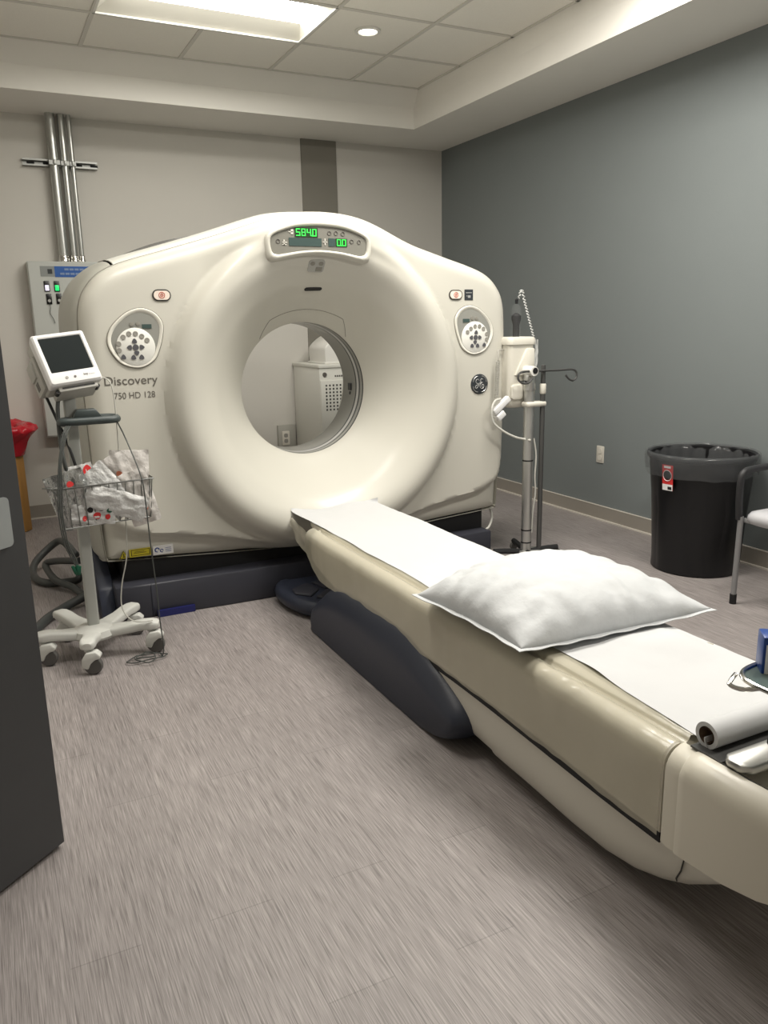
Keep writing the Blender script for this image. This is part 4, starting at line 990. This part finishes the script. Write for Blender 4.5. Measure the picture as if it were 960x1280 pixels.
for x, r, lab_ in ps:
    t = thing('conduit', lab_, 'conduit', (x, -.06, 1.86), 'conduits above the power panel')
    bm = nb(); lathe(bm, [(r, 1.86), (r, Zs+.01)], (x, -.075, 0), 24); obj('pipe', bm, 'conduit', t)
    bm = nb(); lathe(bm, [(r+.008, 1.8555), (r+.008, 1.875), (r+.004, 1.882), (r+.004, 1.90), (r, 1.902)], (x, -.075, 0), 20); obj('connector', bm, 'steel', t)
    bm = nb(); box(bm, (x-r-.004, -.075-r-.003, 2.50), (x+r+.004, -.043, 2.528)); box(bm, (x-.008, -.075-r-.016, 2.498), (x+.008, -.075-r, 2.53), .002); obj('clamp', bm, 'strut', t)
sc_ = thing('strut_channel', 'short slotted steel strut channel fixed across the wall behind the conduits', 'bracket', (-3.13, -.02, 2.52))
bm = nb(); xa, xb = -3.378, -2.885
box(bm, (xa, -.040, 2.540), (xb, -.0005, 2.544)); box(bm, (xa, -.040, 2.497), (xb, -.0005, 2.501)); box(bm, (xa, -.004, 2.497), (xb, -.0005, 2.544)); box(bm, (xa, -.042, 2.532), (xb, -.038, 2.544)); box(bm, (xa, -.042, 2.497), (xb, -.038, 2.507)); obj('channel', bm, 'strut', sc_)
bm = nb()
for k in range(5):
    x = xa+.03+k*.105
    if -3.22 < x+.02 < -3.03: continue
    box(bm, (x, -.0055, 2.510), (x+.05, -.0038, 2.530))
obj('slot', bm, 'black', sc_)

# ------------------------------------------------------------------ oak waste box with red bag
wx = thing('waste_box', 'tall orange brown box in the back left corner under a red bag', 'box', (-3.8, -.25, 0))
bm = nb(); prism(bm, [(-4.02, -.42), (-3.655, -.42), (-3.612, -.36), (-3.612, -.06), (-4.02, -.06)], .001, .60, 'z', .006); obj('box_body', bm, 'wood', wx)
bm = nb(); rows = []
for j, (z, k) in enumerate(((.54, 1.06), (.56, 1.10), (.60, 1.14), (.64, 1.22), (.68, 1.38), (.715, 1.56), (.74, 1.50), (.755, 1.22), (.74, 1.0), (.68, .85), (.60, .8))):
    row = []
    for q in range(80):
        a = 2*PI*q/80; cx_, cy_ = -3.815, -.26
        rx, ry = .205, .19
        c_, s_ = math.cos(a), math.sin(a); px2 = rx*abs(c_)**.6*(1 if c_ > 0 else -1); py2 = ry*abs(s_)**.6*(1 if s_ > 0 else -1)
        n_ = noise.noise(Vector((c_*3, s_*3, z*9)))+.7*noise.noise(Vector((c_*9, s_*9, z*14))); kk = k+(.10*n_ if j > 1 else .03*n_)
        yy = min(cy_+py2*kk, -.02)
        row.append((cx_+px2*kk*(1.0 if c_ > 0 else .9), yy, z+.02*n_*(1 if j > 3 else 0)))
    rows.append(row)
loft(bm, rows, cap=False); rb_ = obj('red_waste_bag', bm, 'red_bag', None, ang=80); tag(rb_, 'shiny red waste bag spilling over the top of the brown box', 'bag')

# ------------------------------------------------------------------ hoses on the floor
def cable(name, pts, r, m, label, cat_, seg=10, n=8, group=None):
    bm = nb(); tube(bm, cat(pts, n), r, seg); o = obj(name, bm, m); tag(o, label, cat_, group); return o
cable('hose', [(-3.445, -1.70, .12), (-3.455, -1.68, .14), (-3.50, -1.45, .16), (-3.58, -1.42, .11), (-3.66, -1.52, .06), (-3.675, -1.68, .03), (-3.62, -1.82, .024), (-3.50, -1.86, .024), (-3.46, -1.86, .03), (-3.447, -1.84, .05)], .021, 'hose', 'thick dark hose looping highest off the floor left of the scanner base', 'hose', group='hoses left of the scanner')
cable('hose', [(-3.45, -2.02, .18), (-3.47, -1.98, .17), (-3.56, -1.78, .13), (-3.61, -1.70, .095), (-3.58, -1.90, .06), (-3.50, -2.02, .035), (-3.47, -2.12, .024), (-3.452, -2.14, .03)], .019, 'hose', 'thick dark hose making the smaller inner loop left of the scanner base', 'hose', group='hoses left of the scanner')
cable('hose', [(-3.452, -2.26, .06), (-3.49, -2.26, .045), (-3.57, -2.30, .026), (-3.66, -2.42, .023), (-3.74, -2.60, .023), (-3.82, -2.80, .023), (-3.95, -2.95, .023)], .022, 'hose', 'thick dark hose trailing along the floor behind the wheeled stand', 'hose', group='hoses left of the scanner')

# ------------------------------------------------------------------ wheeled stand
kx, ky = -3.500, -2.935
ct = thing('rolling_stand', 'pale grey five wheeled stand with a slate handle and a wire basket', 'stand', (kx, ky, 0))
ends = [(-3.548, -3.125), (-3.275, -3.020), (-3.315, -2.765), (-3.610, -2.700), (-3.705, -2.945)]
bm = nb(); hub = []
lathe(bm, [(.001, .085), (.085, .088), (.092, .10), (.085, .125), (.05, .138), (.03, .142), (.001, .142)], (kx, ky, 0), 40)
bas = obj('base_hub', bm, 'cart_white', ct)
for ex_, ey_ in ends:
    d_ = Vector((ex_-kx, ey_-ky, 0)); L_ = d_.length; d_.normalize(); n_ = Vector((-d_.y, d_.x, 0))
    bm = nb(); rows = []
    for s, wd, zt, zb in ((.02, .050, .132, .09), (.35, .040, .128, .088), (.62, .032, .135, .095), (.85, .032, .145, .105), (1.0, .032, .146, .106), (1.1, .029, .143, .108), (1.15, .018, .138, .112)):
        p = Vector((kx, ky, 0))+d_*(L_*s); row = []
        for a, b in rrect(-wd, zb, wd, zt, .012, 3): q = p+n_*a; row.append((q.x, q.y, b))
        rows.append(row)
    loft(bm, rows); lgo = obj('base_arm', bm, 'cart_white', ct)
    p = Vector((ex_, ey_, 0)); wa = Vector((.80, -.60, 0)) if True else d_
    wm = Matrix.Translation((p.x+.012, p.y-.02, 0)) @ Matrix.Rotation(math.atan2(-.35, .94), 4, 'Z')
    bm = nb(); rows = []
    t_ = bmesh.new(); lathe(t_, [(.016, .095), (.018, .108)], (0, 0, 0), 14); merge(bm, t_, Matrix.Translation(p))
    prism(bm, [(-.042, .034), (-.040, .070), (-.022, .098), (.018, .102), (.036, .084), (.032, .070), (.012, .066), (-.006, .050), (-.018, .026)], -.021, .021, 'y', .005, wm); ca = obj('caster_fork', bm, 'cart_white', lgo)
    bm = nb(); lathe(bm, [(.012, -.013), (.034, -.013), (.038, -.007), (.038, .007), (.034, .013), (.012, .013)], (0, 0, .0382), 24, 'y', wm); obj('wheel', bm, 'rubber', lgo)
bm = nb()
pst = [(a, b) for a, b in rrect(-.024, -.020, .024, .020, .010, 4)]
loft(bm, [[(kx+a, ky+b, z) for a, b in pst] for z in (.135, 1.155)]); obj('post', bm, 'cart_grey', ct)
hy = ky-.055; hz = 1.022
bm = nb(); tube(bm, cat([(kx-.02, ky-.02, hz), (kx-.045, hy, hz), (kx-.03, hy-.025, hz), (kx+.06, hy-.03, hz), (kx+.15, hy-.025, hz), (kx+.172, hy+.01, hz), (kx+.15, ky-.01, hz+.003), (kx+.02, ky, hz+.003)], 6), .0155, 12); obj('handle', bm, 'handle', ct)
bm = nb(); prism(bm, [(kx+.0, hz+.012), (kx+.018, hz+.045), (kx+.09, hz+.045), (kx+.115, hz+.012)], hy-.02, hy+.04, 'y', .005); obj('handle_clamp', bm, 'handle', ct)
bm = nb(); box(bm, (kx-.05, ky-.035, hz-.025), (kx+.03, ky+.03, hz+.01), .008); obj('handle_bracket', bm, 'cart_grey', ct)
# wire basket
bk = nb(); zt, zb = .770, .605
X0, X1, Y0, Y1 = -3.595, -3.232, -3.09, -2.965
sk_ = lambda x, y: (x, y+.055*(x-X0)/(X1-X0))       # slightly turned towards the scanner
def P(x, y, z): a = sk_(x, y); return (a[0], a[1], z)
tube(bk, [P(X0-.018, Y0+.01, zt), P(X0+.01, Y0-.012, zt), P(X1+.018, Y0-.012, zt), P(X1+.012, Y1, zt), P(X0-.012, Y1, zt)], .0036, 7, closed=True)
tube(bk, [P(X0+.012, Y0+.008, zb), P(X1-.004, Y0+.008, zb), P(X1-.004, Y1-.005, zb), P(X0+.012, Y1-.005, zb)], .003, 6, closed=True)
for k in range(12):
    s = k/11; tube(bk, [P(X0+(X1-X0)*s, Y0-.012, zt), P(X0+.012+(X1-X0-.016)*s, Y0+.008, zb), P(X0+.012+(X1-X0-.016)*s, Y1-.005, zb), P(X0+(X1-X0)*s, Y1, zt)], .0025, 5)
for k in range(5):
    y = Y0+(Y1-Y0)*k/4
    for xx, xb_ in ((X0-.014, X0+.012), (X1+.014, X1-.004)): tube(bk, [P(xx, y, zt), P(xb_, y, zb)], .0025, 5)
tube(bk, [P(X0-.02, Y0+.02, zt), P(X0-.05, Y0+.04, zt+.004)], .003, 5)
obj('basket', bk, 'wire', ct)
# monitor on the stand
mo = thing('patient_monitor', 'white vital signs monitor with a dark screen on top of the wheeled stand', 'monitor', (kx, ky, 1.15))
tilt = math.radians(30)
mm = Matrix.Translation((-3.4965, -2.965, 1.265)) @ Matrix.Rotation(math.radians(13), 4, 'Z') @ Matrix.Rotation(-tilt, 4, 'X') @ Matrix.Rotation(math.radians(-6.5), 4, 'Y')
W_, H_ = .212, .225
bm = nb(); rows = []
for y, k in ((.03, -.004), (.0, .0), (-.012, -.001), (-.020, -.007), (-.021, -.012)):
    rows.append([tuple(mm @ Vector((a, y, b))) for a, b in rrect(-W_/2-k, -H_/2-k, W_/2+k, H_/2+k, .010, 4)])
rows.append([tuple(mm @ Vector((a, -.0195, b))) for a, b in rrect(-W_/2+.018, -H_/2+.052, W_/2-.018, H_/2-.018, .004, 4)])
rows.append([tuple(mm @ Vector((a, -.015, b))) for a, b in rrect(-W_/2+.024, -H_/2+.056, W_/2-.022, H_/2-.022, .003, 4)])
loft(bm, rows); fb = obj('front_bezel', bm, 'mon_white', mo, ang=30)
bm = nb(); box(bm, (-W_/2+.022, -.0165, -H_/2+.054), (W_/2-.020, -.0135, H_/2-.020), mtx=mm); obj('screen', bm, 'screen', mo)
bm = nb(); box(bm, (-W_/2+.008, .02, -H_/2+.006), (W_/2-.008, .10, H_/2-.008), .008, 2, mm); box(bm, (-W_/2-.006, .035, -H_/2+.02), (-W_/2+.02, .13, H_/2-.06), .006, 2, mm); box(bm, (-W_/2-.014, .06, -.03), (-W_/2+.02, .12, .04), .006, 2, mm); obj('rear_housing', bm, 'mon_grey', mo)
bm = nb(); box(bm, (-W_/2-.0068, .075, -.075), (-W_/2-.005, .105, -.04), mtx=mm); lathe(bm, [(.007, -.012), (.007, -.001)], (0, 0, 0), 10, 'x', mm @ Matrix.Translation((-W_/2, .08, .02))); obj('side_port', bm, 'dark_mark', mo)
bm = nb(); prism(bm, ell(-.035, -H_/2+.026, .006, .006), -.0225, -.020, 'y', 0, mm); obj('power_key', bm, 'key_light', fb)
bm = nb(); prism(bm, ell(-.002, -H_/2+.026, .005, .005), -.0225, -.020, 'y', 0, mm); obj('alarm_key', bm, 'dark_mark', fb)
bm = nb(); text_mesh(bm, 'ivy', .034, -H_/2+.022, .018, .013, -.0218, mm, .02); text_mesh(bm, 'biomedical', .054, -H_/2+.026, .024, .004, -.0218, mm); obj('monitor_lettering', bm, 'print', fb)
bm = nb(); box(bm, (-.075, .0, -H_/2-.020), (.085, .09, -H_/2+.004), .006, 2, mm); obj('mount_plate', bm, 'mon_grey', mo)
bm = nb()
for x in (-.078, .082): lathe(bm, [(.010, -.012), (.010, .012)], (0, 0, 0), 12, 'y', mm @ Matrix.Translation((x, .02, -H_/2-.014)))
box(bm, (-.06, -.003, -H_/2-.010), (.07, .002, -H_/2-.004), mtx=mm); obj('mount_bolt', bm, 'gloss_black', mo)
# packets in the basket
def packet(x, y, z, w_, h_, lean, roll_, m, label, marks=(), seed=0, name='electrode_packet', cat_='packet', bul=.010):
    mx_ = Matrix.Translation((x, y, z)) @ Matrix.Rotation(roll_, 4, 'Y') @ Matrix.Rotation(lean, 4, 'X')
    bm = nb()
    def pk(u, v, s):
        U, V = 2*u-1, 2*v-1; g = (1-U**4)*(1-V**4)
        n_ = noise.noise(Vector((u*4+seed, v*4, seed*1.7))); n2 = noise.noise(Vector((u*9+seed, v*9, seed)))
        return tuple(mx_ @ Vector((U*w_/2*(1+.02*n2), s*g*(bul+.006*n2)+.010*n_+.006*abs(noise.noise(Vector((u*7+seed, v*5+u*4, seed*.7)))), V*h_/2+.004*noise.noise(Vector((u*6, seed, v))))))
    for s in (-1, 1): loft(bm, grid(lambda u, v: pk(u, v, s), 20, 20), closed=False, cap=False)
    bmesh.ops.remove_doubles(bm, verts=bm.verts, dist=.0003)
    o = obj(name, bm, m, None, ang=70); tag(o, label, cat_, 'packets in the wire basket')
    for (u, v, ru, rv, mk) in marks:
        bm = nb(); k = 16; vs = [bm.verts.new(Vector(pk(u+ru*math.cos(2*PI*i/k), v+rv*math.sin(2*PI*i/k), -1))+Vector((-.001, -.0025, 0))) for i in range(k)]
        bm.faces.new(vs); obj('printed_mark', bm, mk, o)
    return o
by = -3.03
packet(-3.54, by-.025, .715, .150, .235, .06, math.radians(-14), M['foil'], 'silver foil packet at the left of the wire basket', [(.60, .78, .09, .05, 'red')], 1)
packet(-3.485, by+.005, .735, .110, .235, .05, math.radians(-10), M['packet'], 'shiny packet with a red stripe behind the crumpled ones in the basket', [(.80, .86, .16, .11, 'red')], 2)
packet(-3.300, by+.055, .765, .160, .245, .06, math.radians(4), M['packet_clear'], 'tall translucent packet with an orange dot at the right of the basket', [(.48, .62, .08, .05, 'orange')], 3)
packet(-3.345, by+.035, .755, .145, .24, .07, math.radians(-22), M['packet_clear'], 'translucent packet with an orange dot behind the crumpled white ones', [(.62, .66, .08, .05, 'orange')], 4)
packet(-3.275, by-.002, .690, .120, .24, .10, math.radians(-14), M['packet_clear'], 'translucent packet poking through the right end of the basket wires', [(.58, .30, .09, .045, 'orange')], 5)
packet(-3.392, by-.010, .735, .120, .24, .08, math.radians(-38), M['packet'], 'crumpled white packet lying diagonally across the basket, the upper one', [], 6)
packet(-3.375, by-.045, .690, .25, .105, .10, math.radians(22), M['packet'], 'crumpled white packet lying diagonally at the front of the basket, the lower one', [], 7)
packet(-3.465, by-.035, .650, .17, .085, .06, math.radians(6), M['packet'], 'small packet with red and green spots at the bottom of the basket', [(.30, .30, .05, .12, 'red'), (.58, .45, .09, .16, 'red'), (.82, .38, .06, .14, 'red'), (.42, .72, .07, .14, 'gloss_black'), (.66, .80, .07, .13, 'gloss_black'), (.86, .70, .07, .12, 'green')], 8, bul=.006)
# leads and cables round the stand
ld = thing('lead_cable', 'bundle of grey lead wires with a green clip hanging left of the basket', 'cable', (-3.56, -3.1, .75))
bm = nb()
for k in range(3):
    q = k*.007
    tube(bm, cat([(-3.515+q, -3.00, 1.02), (-3.545+q, -3.06, .985), (-3.575+q*.6, -3.10, .88), (-3.590+q, -3.115, .78), (-3.600+q, -3.12, .68), (-3.592+q, -3.115, .56), (-3.570+q, -3.11, .49), (-3.556+q*.6, -3.11, .455)], 6), .0030, 6)
obj('lead_wires', bm, 'cable_grey', ld)
bm = nb()
for k in range(4): box(bm, (-.006, -.005, -.022), (.006, .005, .016), .003, 2, Matrix.Translation((-3.556+.007*(k-1.5), -3.112+.004*(k % 2), .445-.006*(k % 2))) @ Matrix.Rotation(math.radians(-18+9*k), 4, 'Y'))
obj('green_clip', bm, 'green', ld)
cable('power_cable', [(-3.585, -2.90, 1.13), (-3.56, -2.91, 1.05), (-3.53, -2.93, .95), (-3.51, -2.975, .86), (-3.495, -2.98, .76), (-3.49, -2.985, .66)], .006, 'cable_black', 'black cable slanting down from the monitor underside behind the basket', 'cable')
cable('monitor_cable', [(-3.535, -2.95, 1.13), (-3.548, -2.97, 1.08), (-3.555, -3.0, .98), (-3.553, -3.03, .88), (-3.54, -3.02, .80), (-3.53, -3.01, .72)], .008, 'cable_grey', 'thick grey cable dropping from the monitor to the left side of the basket', 'cable')
cable('sensor_wire', [(-3.385, -2.95, 1.185), (-3.355, -2.965, 1.185), (-3.335, -2.975, 1.15), (-3.33, -2.98, 1.05), (-3.333, -2.98, .85), (-3.335, -3.0, .60), (-3.345, -3.0, .44), (-3.375, -3.0, .32), (-3.385, -3.0, .22), (-3.36, -3.02, .165), (-3.32, -3.045, .152), (-3.27, -3.05, .151)], .0026, 'cable_white', 'thin pale wire running from the monitor side down onto the stand base', 'cable', 6)
coil = []
for k in range(60):
    a = k*.30; coil.append((-3.315+(.06+.03*math.sin(k*.11))*math.cos(a), -3.115+(.042+.02*math.cos(k*.17))*math.sin(a), .004+.0006*k*.5+.004*abs(math.sin(k*.7))))
cable('coiled_wire', [(kx+.165, hy-.01, 1.02), (-3.305, -3.005, .94), (-3.275, -3.11, .80), (-3.268, -3.125, .70), (-3.262, -3.12, .5), (-3.252, -3.11, .30), (-3.25, -3.11, .16), (-3.245, -3.115, .05)]+coil, .0028, 'cable_grey', 'thin grey wire from the handle ending in a loose coil on the floor', 'cable', 5, 4)

# ------------------------------------------------------------------ colour management
vs = bpy.context.scene.view_settings
vs.view_transform = 'Standard'; vs.look = 'None'; vs.exposure = .22; vs.gamma = 1
